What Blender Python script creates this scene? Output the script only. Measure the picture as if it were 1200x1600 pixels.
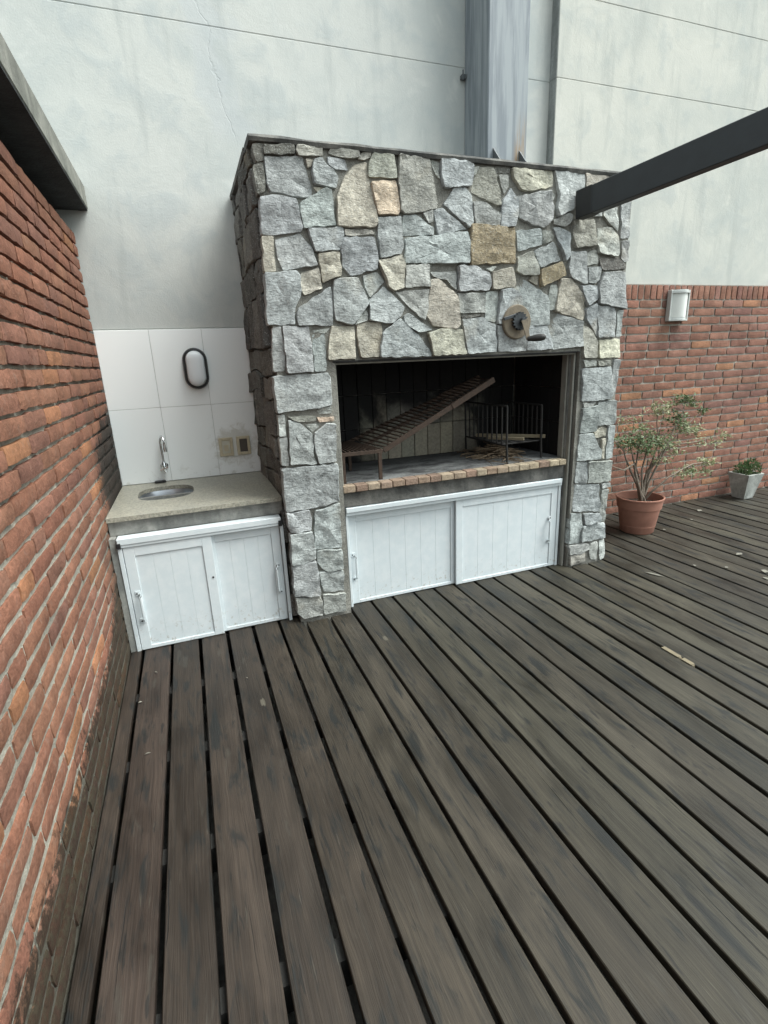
import bpy, bmesh, math, random
from mathutils import Vector, Matrix, noise
random.seed(7)
for o in list(bpy.data.objects): bpy.data.objects.remove(o)
sc = bpy.context.scene
COL = sc.collection
R = math.radians

# ------------------------------------------------------------------ camera
cam_d = bpy.data.cameras.new('camera'); cam = bpy.data.objects.new('camera', cam_d); COL.objects.link(cam)
cam_d.sensor_fit = 'VERTICAL'; cam_d.sensor_height = 36.0; cam_d.lens = 36.0 * 801.69 / 1600
cam_d.clip_start = 0.02; cam_d.clip_end = 2000
cam.location = (-0.43406, -2.78138, 1.48141)
cam.rotation_euler = (1.2846, 0.041118, -0.360691)
sc.camera = cam
# ------------------------------------------------------------------ light
SUN_EL, SUN_AZ = R(58), R(118)       # azimuth clockwise from +Y: the open side is to the right
w = bpy.data.worlds.new('World'); sc.world = w; w.use_nodes = True
wn, wl = w.node_tree.nodes, w.node_tree.links
sky = wn.new('ShaderNodeTexSky'); sky.sky_type = 'NISHITA'; sky.sun_disc = False
sky.sun_elevation = SUN_EL; sky.sun_rotation = SUN_AZ; sky.dust_density = 4.0; sky.air_density = 1.0; sky.ozone_density = 1.0
hs = wn.new('ShaderNodeHueSaturation'); hs.inputs['Saturation'].default_value = 0.22     # overcast: the blue is veiled by cloud
tn = wn.new('ShaderNodeMix'); tn.data_type = 'RGBA'; tn.blend_type = 'MULTIPLY'; tn.inputs[0].default_value = 1.0; tn.inputs[7].default_value = (0.92, 1.0, 0.985, 1)
wl.new(sky.outputs[0], hs.inputs['Color']); wl.new(hs.outputs[0], tn.inputs[6]); wl.new(tn.outputs[2], wn['Background'].inputs[0]); wn['Background'].inputs[1].default_value = 0.12
sun_d = bpy.data.lights.new('sun', 'SUN'); sun = bpy.data.objects.new('sun', sun_d); COL.objects.link(sun)
sun_d.energy = 1.5; sun_d.angle = R(36); sun_d.color = (1.0, 0.995, 0.96)
sd = Vector((math.sin(SUN_AZ) * math.cos(SUN_EL), math.cos(SUN_AZ) * math.cos(SUN_EL), math.sin(SUN_EL)))
sun.rotation_euler = sd.to_track_quat('Z', 'Y').to_euler(); sun.location = (4, -4, 8)
sc.view_settings.view_transform = 'Standard'; sc.view_settings.look = 'None'
sc.view_settings.gamma = 1.0; sc.view_settings.use_curve_mapping = False
sc.view_settings.exposure = 1.42
sc.render.engine = 'CYCLES'

# ------------------------------------------------------------------ photo -> world helper (rays through the photo's pixels)
CM = cam.rotation_euler.to_matrix()
def onplane(px, py, ax, v):
    d = CM @ Vector(((px - 600) / 801.69, -(py - 800) / 801.69, -1)); c = cam.location
    return c + d * ((v - c[ax]) / d[ax])

# ------------------------------------------------------------------ node helpers
class N:
    def __init__(s, name):
        s.m = bpy.data.materials.new(name); s.m.use_nodes = True
        s.t = s.m.node_tree; s.n = s.t.nodes; s.b = s.n['Principled BSDF']
    def set(s, k, v):
        i = s.b.inputs[k]
        if hasattr(v, 'links'): s.t.links.new(v, i)
        else: i.default_value = v
    def nd(s, typ, ins=None, **kw):
        x = s.n.new(typ)
        for k, v in kw.items(): setattr(x, k, v)
        for k, v in (ins or {}).items():
            if hasattr(v, 'links'): s.t.links.new(v, x.inputs[k])
            else: x.inputs[k].default_value = v
        return x
    def pos(s): return s.nd('ShaderNodeNewGeometry').outputs['Position']
    def xyz(s, v=None):
        q = s.nd('ShaderNodeSeparateXYZ', {0: v if v is not None else s.pos()}); return q.outputs
    def scale(s, v, sx, sy, sz): return s.nd('ShaderNodeVectorMath', {0: v, 1: (sx, sy, sz)}, operation='MULTIPLY').outputs[0]
    def add3(s, a, b): return s.nd('ShaderNodeVectorMath', {0: a, 1: b}, operation='ADD').outputs[0]
    def noise(s, v, sc_, det=5.0, rough=.55, dist=0.0):
        return s.nd('ShaderNodeTexNoise', {'Vector': v, 'Scale': sc_, 'Detail': det, 'Roughness': rough, 'Distortion': dist}).outputs['Fac']
    def voro(s, v, sc_, feature='F1'):
        return s.nd('ShaderNodeTexVoronoi', {'Vector': v, 'Scale': sc_}, feature=feature).outputs['Distance']
    def math(s, op, a, b=0.0, c=0.0, clamp=False):
        return s.nd('ShaderNodeMath', {0: a, 1: b, 2: c}, operation=op, use_clamp=clamp).outputs[0]
    def ss(s, v, a, b, lo=0.0, hi=1.0):   # smoothstep a..b -> lo..hi
        return s.nd('ShaderNodeMapRange', {'Value': v, 'From Min': a, 'From Max': b, 'To Min': lo, 'To Max': hi}, interpolation_type='SMOOTHSTEP').outputs[0]
    def lin(s, v, a, b, lo=0.0, hi=1.0):
        return s.nd('ShaderNodeMapRange', {'Value': v, 'From Min': a, 'From Max': b, 'To Min': lo, 'To Max': hi}).outputs[0]
    def mix(s, f, a, b, bt='MIX'):
        x = s.nd('ShaderNodeMix', data_type='RGBA', blend_type=bt)
        for i, v in ((0, f), (6, a), (7, b)):
            if hasattr(v, 'links'): s.t.links.new(v, x.inputs[i])
            else: x.inputs[i].default_value = (tuple(v) + (1,) if isinstance(v, tuple) and len(v) == 3 else v)
        return x.outputs[2]
    def mulv(s, col, f):                 # colour * scalar
        return s.mix(1.0, col, s.nd('ShaderNodeCombineColor', {0: f, 1: f, 2: f}).outputs[0], 'MULTIPLY')
    def bump(s, h, strength=.5, dist=.01, nrm=None):
        ins = {'Height': h, 'Strength': strength, 'Distance': dist}
        if nrm is not None: ins['Normal'] = nrm
        return s.nd('ShaderNodeBump', ins).outputs[0]
    def oi(s): return s.nd('ShaderNodeObjectInfo').outputs
def c3(*a): return (a[0], a[1], a[2], 1)

MAT = {}
def mat_stone():
    k = N('rough_granite'); P = k.pos(); o = k.oi()
    P2 = k.add3(P, k.nd('ShaderNodeCombineXYZ', {0: k.math('MULTIPLY', o['Random'], 31.0), 1: k.math('MULTIPLY', o['Random'], 17.0), 2: 0.0}).outputs[0])
    n1 = k.noise(P2, 7, 4, .6, .6); n2 = k.noise(P2, 45, 5, .65); n3 = k.noise(P2, 170, 2, .6)
    col = k.mulv(o['Color'], k.lin(n1, .25, .75, .66, 1.36))
    col = k.mulv(col, k.lin(n2, .25, .75, .55, 1.42))
    col = k.mix(k.ss(n3, .56, .72, 0, .6), col, c3(.52, .54, .52))
    col = k.mix(k.ss(n3, .42, .28, 0, .5), col, c3(.09, .095, .095))
    tan = k.noise(P2, 4.3, 3, .5)
    col = k.mix(k.ss(tan, .60, .78, 0, .35), col, c3(.33, .28, .19))
    k.set('Base Color', col); k.set('Roughness', .86); k.set('Specular IOR Level', .3)
    h = k.math('ADD', k.math('MULTIPLY', n2, .8), k.math('MULTIPLY', n3, .25))
    h = k.math('ADD', h, k.math('MULTIPLY', k.noise(k.scale(P2, 1, 1, 2.4), 22, 3, .6, .8), 1.0))
    k.set('Normal', k.bump(h, .7, .010)); return k.m
def mat_mortar(name, base, stain=None):
    k = N(name); P = k.pos(); x = k.xyz(P)
    n1 = k.noise(P, 5, 5); n2 = k.noise(P, 60, 5, .7)
    col = k.mulv(k.mulv(base, k.lin(n1, .3, .7, .7, 1.25)), k.lin(n2, .3, .7, .75, 1.2))
    if stain: col = stain(k, P, x, col)
    k.set('Base Color', col); k.set('Roughness', .95); k.set('Specular IOR Level', .15)
    k.set('Normal', k.bump(k.math('ADD', n2, k.noise(P, 200, 2)), .7, .008)); return k.m
def left_stain(k, P, x, col, amt=1.0):
    nz = k.noise(P, 5, 5, .65); nf = k.noise(P, 38, 4, .7)
    rise = k.ss(x[1], -.5, .15, 0, .16)
    zz = k.math('SUBTRACT', k.math('ADD', x[2], k.math('ADD', k.lin(nz, .2, .8, -.08, .08), k.lin(nf, .3, .7, -.07, .07))), rise)
    low = k.ss(zz, .33, .24)
    col = k.mix(k.math('MULTIPLY', low, k.lin(nf, .35, .65, .80 * amt, 1.0 * amt)), col, k.mix(k.ss(nf, .4, .62), c3(.0085, .0088, .0058), c3(.036, .031, .020)))
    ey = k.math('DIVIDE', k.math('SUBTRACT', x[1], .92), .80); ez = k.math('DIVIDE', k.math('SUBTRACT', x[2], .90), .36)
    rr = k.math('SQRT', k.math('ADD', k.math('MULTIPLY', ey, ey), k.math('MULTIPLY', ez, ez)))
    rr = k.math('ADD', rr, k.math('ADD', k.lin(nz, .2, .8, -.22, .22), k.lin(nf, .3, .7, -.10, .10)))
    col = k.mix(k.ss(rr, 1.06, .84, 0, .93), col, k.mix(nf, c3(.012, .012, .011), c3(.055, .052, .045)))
    g = k.math('MULTIPLY', k.ss(x[1], -.25, .1), k.ss(x[2], .78, .6))
    return k.mix(k.math('MULTIPLY', g, k.ss(nz, .35, .6, .35, .9)), col, c3(.050, .042, .030))
def mat_brick(name, stain=None, lime=.25, dark=(.075, .034, .027, 1)):
    k = N(name); P = k.pos(); x = k.xyz(P); o = k.oi()
    n1 = k.noise(P, 9, 5, .6); n2 = k.noise(P, 70, 5, .7); n3 = k.noise(P, 26, 4, .6, .4)
    col = k.mulv(k.mulv(o['Color'], k.lin(n1, .3, .7, .72, 1.25)), k.lin(n2, .3, .7, .72, 1.22))
    col = k.mix(k.ss(n3, .55, .75, 0, lime), col, c3(.27, .22, .18))
    col = k.mix(k.ss(n3, .40, .28, 0, .45), col, dark)
    if stain: col = stain(k, P, x, col)
    k.set('Base Color', col); k.set('Roughness', .9); k.set('Specular IOR Level', .2)
    k.set('Normal', k.bump(k.math('ADD', n2, k.math('MULTIPLY', n3, .8)), .65, .008)); return k.m
def mat_plaster(name='painted_plaster', tint=(1, 1, 1, 1)):
    k = N(name); P = k.pos(); x = k.xyz(P)
    n1 = k.noise(P, 1.3, 6, .62, .7); n2 = k.noise(P, 4.5, 5, .6, .4); n3 = k.noise(k.scale(P, 6, 6, .8), 1.6, 4, .6); n4 = k.noise(P, 120, 3, .7)
    col = k.mix(k.ss(n1, .35, .65), c3(.462, .487, .470), c3(.545, .556, .525))
    col = k.mix(k.ss(n2, .48, .66, 0, .5), col, c3(.40, .438, .44))
    col = k.mix(k.ss(n2, .42, .30, 0, .6), col, c3(.575, .585, .555))
    col = k.mix(k.ss(n3, .52, .72, 0, .45), col, c3(.375, .40, .39))
    col = k.mulv(col, k.lin(n4, .2, .8, .96, 1.03)); col = k.mix(1.0, col, tint, 'MULTIPLY')
    # hairline settlement crack with patched filler either side
    cx = k.math('ADD', k.math('SUBTRACT', x[0], -.02), k.math('MULTIPLY', k.math('SUBTRACT', k.noise(P, 3.5, 5, .6), .5), .22))
    cx = k.math('ADD', cx, k.math('MULTIPLY', k.math('SUBTRACT', x[2], 3.2), .22))
    up = k.math('MULTIPLY', k.ss(x[2], 2.75, 2.9), k.ss(x[0], 1.0, .6))
    crack = k.math('MULTIPLY', k.ss(k.math('ABSOLUTE', cx), .006, .001), up)
    patch = k.math('MULTIPLY', k.ss(k.math('ADD', k.math('ABSOLUTE', cx), k.lin(n2, .3, .7, -.12, .12)), .16, .05), up)
    col = k.mix(k.math('MULTIPLY', patch, .35), col, c3(.44, .475, .50))
    col = k.mix(k.math('MULTIPLY', crack, .10), col, c3(.22, .24, .25))
    k.set('Base Color', col); k.set('Roughness', .85); k.set('Specular IOR Level', .25)
    k.set('Normal', k.bump(k.math('ADD', k.math('MULTIPLY', n4, .25), k.math('ADD', n2, k.math('MULTIPLY', crack, -.25))), .35, .012)); return k.m
def mat_concrete(name, a, b):
    k = N(name); P = k.pos()
    n1 = k.noise(P, 4, 6, .65, .5); n2 = k.noise(P, 55, 4, .7); n3 = k.noise(k.scale(P, 3, 3, .6), 5, 4)
    col = k.mix(k.ss(n1, .35, .66), a, b); col = k.mulv(col, k.lin(n2, .25, .75, .8, 1.18)); col = k.mulv(col, k.ss(n3, .4, .65, 1.0, .72))
    k.set('Base Color', col); k.set('Roughness', .92); k.set('Normal', k.bump(k.math('ADD', n2, n1), .5, .008)); return k.m
def mat_wood():
    k = N('weathered_deck_board'); o = k.oi(); P = k.pos(); x = k.xyz(P)
    off = k.nd('ShaderNodeCombineXYZ', {0: 0.0, 1: k.math('MULTIPLY', o['Random'], 47.0), 2: k.math('MULTIPLY', o['Random'], 23.0)}).outputs[0]
    Q = k.add3(P, off)
    wob = k.noise(k.scale(Q, 4, 1.2, 1), 2.0, 3)
    Qw = k.add3(Q, k.nd('ShaderNodeCombineXYZ', {0: k.math('MULTIPLY', k.math('SUBTRACT', wob, .5), .03)}).outputs[0])
    g1 = k.noise(k.scale(Qw, 60, 1.3, 1), 1.6, 6, .65); g2 = k.noise(k.scale(Qw, 210, 3.0, 1), 1.5, 3, .6)
    blot = k.noise(k.scale(Q, 7, 2.0, 1), 1.2, 5, .62, .5); blot2 = k.noise(k.scale(Q, 16, 3.0, 1), 1.4, 5, .6, .6)
    col = k.mulv(o['Color'], k.lin(g1, .30, .70, .74, 1.26)); col = k.mulv(col, k.lin(g2, .25, .75, .78, 1.22))
    col = k.mulv(col, k.lin(blot, .3, .7, .52, 1.42))
    col = k.mix(k.ss(blot2, .52, .66, 0, .85), col, c3(.0085, .0105, .0105))
    col = k.mix(k.ss(blot2, .40, .28, 0, .4), col, c3(.055, .052, .043))
    dash = k.ss(k.noise(k.scale(Q, 46, 7.0, 1), 1.0, 4, .6, .3), .615, .67)
    col = k.mix(k.math('MULTIPLY', dash, .75), col, c3(.0085, .009, .0085))
    worn = k.ss(k.noise(k.scale(Q, 120, 6.0, 1), 1.0, 4, .6), .66, .74)
    col = k.mix(k.math('MULTIPLY', worn, .45), col, c3(.085, .078, .062))
    line = k.ss(k.noise(k.scale(Qw, 330, 1.5, 1), 1.0, 3, .6), .57, .66)
    col = k.mix(k.math('MULTIPLY', line, k.lin(blot, .35, .65, .65, .15)), col, c3(.009, .0085, .0075))
    crk = k.ss(k.noise(k.scale(Qw, 95, .9, 1), 1.0, 2, .5), .695, .72)
    col = k.mix(k.math('MULTIPLY', crk, .85), col, c3(.008, .008, .008))
    # knots: sparse stretched cells
    vk = k.nd('ShaderNodeTexVoronoi', {'Vector': k.scale(Q, 7.0, 2.6, 0), 'Scale': 1.0, 'Randomness': 1.0}, feature='F1')
    pick = k.xyz(vk.outputs['Color'])
    kd = k.math('ADD', vk.outputs['Distance'], k.lin(g1, .3, .7, -.03, .03))
    dark = k.math('MULTIPLY', k.ss(kd, .13, .07), k.math('LESS_THAN', pick[0], .22))
    pale = k.math('MULTIPLY', k.ss(k.math('ABSOLUTE', k.math('SUBTRACT', kd, .05)), .045, .02), k.math('GREATER_THAN', pick[0], .86))
    col = k.mix(k.math('MULTIPLY', dark, .75), col, c3(.010, .010, .010))
    col = k.mix(k.math('MULTIPLY', pale, .6), col, c3(.12, .11, .085))
    k.set('Base Color', col); k.set('Roughness', k.lin(blot, .3, .7, .42, .72)); k.set('Specular IOR Level', .35)
    h = k.math('ADD', k.math('MULTIPLY', g1, .8), k.math('ADD', k.math('MULTIPLY', g2, .4), k.math('MULTIPLY', crk, -1.2)))
    k.set('Normal', k.bump(h, .6, .004)); return k.m
def mat_plain(name, col, rough=.5, metal=0.0, var=.15, scale=30, bump=.1, spec=.5):
    k = N(name); P = k.pos(); n = k.noise(P, scale, 4, .6); n2 = k.noise(P, scale * 5, 3, .6)
    k.set('Base Color', k.mulv(c3(*col), k.lin(n, .25, .75, 1 - var, 1 + var))); k.set('Roughness', k.lin(n, .3, .7, max(.02, rough - .08), min(1, rough + .08)))
    k.set('Metallic', metal); k.set('Specular IOR Level', spec)
    if bump: k.set('Normal', k.bump(k.math('ADD', n, n2), bump, .004))
    return k.m
def mat_white_paint():
    k = N('white_painted_wood'); P = k.pos(); x = k.xyz(P)
    n = k.noise(P, 18, 5, .6); n2 = k.noise(k.scale(P, 30, 30, 4), 1.5, 4, .6); n3 = k.noise(P, 42, 5, .7)
    col = k.mix(k.ss(n, .35, .7), c3(.575, .632, .652), c3(.63, .675, .69))
    low = k.math('MULTIPLY', k.ss(x[2], .22, .0), k.ss(n3, .56, .66))
    col = k.mix(k.math('MULTIPLY', low, .75), col, c3(.36, .33, .28))
    col = k.mix(k.ss(n2, .62, .8, 0, .25), col, c3(.55, .58, .57))
    k.set('Base Color', col); k.set('Roughness', .45); k.set('Normal', k.bump(n2, .12, .003)); return k.m
def mat_tile():
    k = N('white_glazed_tile'); P = k.pos(); x = k.xyz(P)
    n = k.noise(P, 3, 4); ns = k.noise(P, 22, 5, .65, .5)
    col = k.mix(n, c3(.83, .865, .86), c3(.86, .88, .875))
    dx = k.math('DIVIDE', k.math('SUBTRACT', x[0], -.17), .17); dz = k.math('DIVIDE', k.math('SUBTRACT', x[2], .97), .15)
    rr = k.math('SQRT', k.math('ADD', k.math('MULTIPLY', dx, dx), k.math('MULTIPLY', dz, dz)))
    grime = k.math('MULTIPLY', k.ss(k.math('ADD', rr, k.lin(ns, .2, .8, -.5, .5)), 1.05, .5), .55)
    col = k.mix(grime, col, c3(.44, .42, .35))
    low = k.math('MULTIPLY', k.ss(x[2], .90, .76), k.ss(ns, .54, .68, 0, .5)); col = k.mix(low, col, c3(.46, .45, .40))
    k.set('Base Color', col); k.set('Roughness', .22); k.set('Normal', k.bump(k.noise(P, 6, 2), .04, .01)); return k.m
def mat_granite_top():
    k = N('speckled_granite_counter'); P = k.pos()
    n1 = k.noise(P, 90, 4, .75); n2 = k.noise(P, 6, 5, .6, .5); n3 = k.noise(P, 32, 4, .7)
    col = k.mix(k.ss(n1, .35, .65), c3(.20, .195, .16), c3(.40, .38, .31)); col = k.mix(k.ss(n3, .6, .72, 0, .6), col, c3(.12, .105, .08))
    col = k.mix(k.ss(n2, .4, .7, 0, .4), col, c3(.24, .24, .21))
    k.set('Base Color', col); k.set('Roughness', .42); k.set('Normal', k.bump(n1, .1, .002)); return k.m
def mat_soot():
    k = N('sooted_firebrick'); P = k.pos(); x = k.xyz(P); o = k.oi()
    n1 = k.noise(P, 6, 5, .6, .5); n2 = k.noise(P, 60, 4, .7)
    col = k.mulv(o['Color'], k.lin(n2, .3, .7, .75, 1.2))
    # soot laid down by the fires: heavy high up and to the left, brushed off along the low back course
    s1 = k.ss(k.math('ADD', x[2], k.lin(n1, .2, .8, -.16, .16)), .97, 1.22)
    s2 = k.ss(k.math('ADD', x[0], k.lin(n1, .2, .8, -.15, .15)), .86, .62)
    s3 = k.ss(k.math('ADD', x[0], k.lin(n1, .2, .8, -.1, .1)), 1.52, 1.66)
    s = k.math('MAXIMUM', s1, k.math('MAXIMUM', s2, s3))
    col = k.mix(k.math('MULTIPLY', s, .965), col, c3(.010, .010, .011))
    k.set('Base Color', col); k.set('Roughness', .93); k.set('Specular IOR Level', .15); k.set('Normal', k.bump(n2, .5, .006)); return k.m
def mat_hearth():
    k = N('ash_covered_hearth'); P = k.pos(); x = k.xyz(P)
    n1 = k.noise(k.scale(P, 1, 2, 1), 5, 6, .65, .6); n2 = k.noise(P, 70, 4, .7)
    col = k.mix(k.ss(n1, .35, .62), c3(.045, .045, .046), c3(.20, .205, .20)); col = k.mulv(col, k.lin(n2, .3, .7, .75, 1.2))
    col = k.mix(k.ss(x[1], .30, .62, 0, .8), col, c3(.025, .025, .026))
    k.set('Base Color', col); k.set('Roughness', .95); k.set('Normal', k.bump(n2, .5, .006)); return k.m
def mat_flue():
    k = N('streaked_grey_flue_paint'); P = k.pos(); x = k.xyz(P)
    n1 = k.noise(k.scale(P, 14, 14, 1.1), 1.5, 5, .6, .3); n2 = k.noise(k.scale(P, 30, 30, 2), 1.5, 4, .6); n3 = k.noise(P, 1.7, 3)
    col = k.mix(k.ss(n1, .38, .62), c3(.175, .200, .222), c3(.280, .310, .325)); col = k.mix(k.ss(n2, .6, .75, 0, .5), col, c3(.345, .378, .395))
    rx = k.ss(k.math('ABSOLUTE', k.math('SUBTRACT', x[0], k.lin(x[2], 2.5, 3.15, 1.855, 1.925))), .06, .005)
    rz = k.ss(x[2], 3.06, 2.85); rust = k.math('MULTIPLY', k.math('MULTIPLY', rx, rz), k.ss(n2, .36, .6))
    col = k.mix(k.math('MULTIPLY', rust, .85), col, c3(.27, .16, .06))
    k.set('Base Color', col); k.set('Roughness', .6); k.set('Normal', k.bump(n2, .12, .004)); return k.m
def mat_glass(name, col, rough):
    k = N(name); P = k.pos(); n = k.noise(P, 60, 3)
    k.set('Base Color', c3(*col)); k.set('Roughness', rough); k.set('Transmission Weight', .12); k.set('IOR', 1.3)
    k.set('Normal', k.bump(n, .15, .003)); return k.m
def mat_leaf():
    k = N('small_shrub_leaf'); P = k.pos()
    at = k.nd('ShaderNodeAttribute', attribute_name='tint').outputs['Fac']
    col = k.mix(at, c3(.065, .115, .042), c3(.34, .355, .20)); col = k.mulv(col, k.lin(k.noise(P, 40, 3), .3, .7, .75, 1.25))
    k.set('Base Color', col); k.set('Roughness', .55); k.set('Subsurface Weight', 0.0)
    tr = k.nd('ShaderNodeBsdfTranslucent', {'Color': col}).outputs[0]
    mx = k.nd('ShaderNodeMixShader', {0: .25, 1: k.b.outputs[0], 2: tr}).outputs[0]
    k.t.links.new(mx, k.n['Material Output'].inputs[0]); return k.m

M_STONE = mat_stone()
M_MORT = mat_mortar('stone_bedding_mortar', c3(.23, .225, .20))
M_MORT_L = mat_mortar('lime_mortar_stained', c3(.30, .285, .24), lambda k, P, x, c: left_stain(k, P, x, c, .86))
M_MORT_R = mat_mortar('lime_mortar', c3(.37, .35, .305))
M_BRICK_L = mat_brick('red_brick_stained', left_stain, .22)
M_BRICK_R = mat_brick('red_brick', None, .42)
M_HBRICK = mat_brick('ash_dusted_brick', None, .5, (.10, .085, .07, 1))
M_PLAST = mat_plaster(); M_PLAST_W = mat_plaster('cream_painted_plaster', (1.03, 1.01, .97, 1))
M_STRIP = mat_concrete('grey_strip_render', c3(.25, .265, .258), c3(.31, .325, .315))
M_CONC = mat_concrete('bare_concrete', c3(.17, .175, .165), c3(.30, .30, .275))
M_CONC_D = mat_concrete('smoke_stained_concrete', c3(.05, .052, .05), c3(.17, .165, .15))
M_COPE = mat_concrete('coping_concrete', c3(.13, .135, .115), c3(.235, .235, .205))
M_SHADECONC = mat_concrete('shade_dark_concrete', c3(.018, .021, .022), c3(.032, .036, .037))  # shade under the coping, put into the concrete colour
M_WOOD = mat_wood()
M_JOIST = mat_plain('joist_timber', (.020, .019, .017), .8, 0, .3, 20, .3)
M_GROUND = mat_concrete('ground_concrete', c3(.10, .10, .095), c3(.17, .165, .15))
M_WHITE = mat_white_paint()
M_TILE = mat_tile()
M_GROUT = mat_plain('tile_grout', (.50, .51, .49), .9)
M_COUNTER = mat_granite_top()
M_SOOT = mat_soot()
M_HEARTH = mat_hearth()
M_FLUE = mat_flue()
M_GUSSET = mat_plain('gusset_steel', (.09, .10, .105), .6, 0, .2)
M_STEEL = mat_plain('stainless_steel', (.55, .58, .62), .42, 1.0, .08, 40, .03)
M_CHROME = mat_plain('worn_chrome', (.72, .74, .75), .12, 1.0, .06, 40, .02)
M_BLACKP = mat_plain('black_plastic', (.012, .013, .014), .4, 0, .1)
M_BEAM = mat_plain('dark_stained_beam', (.028, .033, .036), .6, 0, .3, 9, .15)
M_BEAMEND = mat_plain('beam_end_black', (.012, .013, .013), .6, 0, .2, 20, .1)
M_FRAME = mat_plain('grey_painted_angle_iron', (.24, .235, .205), .7, 0, .2, 14, .2)
M_RUST = mat_plain('rusted_iron', (.060, .040, .029), .8, .3, .45, 50, .5)
M_RUSTPLATE = mat_plain('rusty_galvanised_plate', (.20, .165, .12), .7, .25, .35, 22, .3)
M_GEAR = mat_plain('oily_gear_steel', (.06, .065, .07), .5, .7, .3, 40, .2)
M_IRON = mat_plain('burnt_iron', (.022, .021, .020), .75, .3, .4, 40, .4)
M_HANDLE = mat_plain('black_wood_handle', (.022, .020, .018), .55, 0, .2)
M_CREAM = mat_plain('aged_cream_plastic', (.52, .46, .33), .5, 0, .12)
M_CREAM2 = mat_plain('pale_socket_insert', (.55, .54, .45), .5, 0, .1)
M_BROWN = mat_plain('dark_brown_insert', (.075, .062, .052), .5, 0, .15)
M_LAMPGLASS = mat_glass('ribbed_frosted_glass', (.82, .86, .88), .3)
M_LAMPGLASS2 = mat_glass('opal_glass', (.74, .76, .72), .45)
M_LAMPFRAME = mat_plain('pale_grey_lamp_metal', (.52, .54, .52), .45, .2, .1)
M_TERRA = mat_plain('terracotta', (.30, .140, .098), .8, 0, .16, 12, .15)
M_SOIL = mat_plain('dry_soil', (.045, .032, .024), .95, 0, .4, 60, .8)
M_PLANTER = mat_concrete('whitewashed_cement', c3(.30, .31, .285), c3(.52, .53, .50))
M_BARK = mat_plain('grey_bark', (.20, .165, .13), .9, 0, .3, 40, .5)
M_LEAF = mat_leaf()
M_CHIP = mat_plain('raw_split_wood', (.17, .142, .092), .8, 0, .2, 30, .3)
M_DRY = mat_plain('dry_leaf', (.17, .162, .135), .8, 0, .2, 40, .2)
M_ASH = mat_plain('dry_twig', (.13, .095, .06), .9, 0, .5, 60, .4)
M_SCREW = mat_plain('screw_head', (.05, .05, .05), .5, .6, .1)

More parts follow.
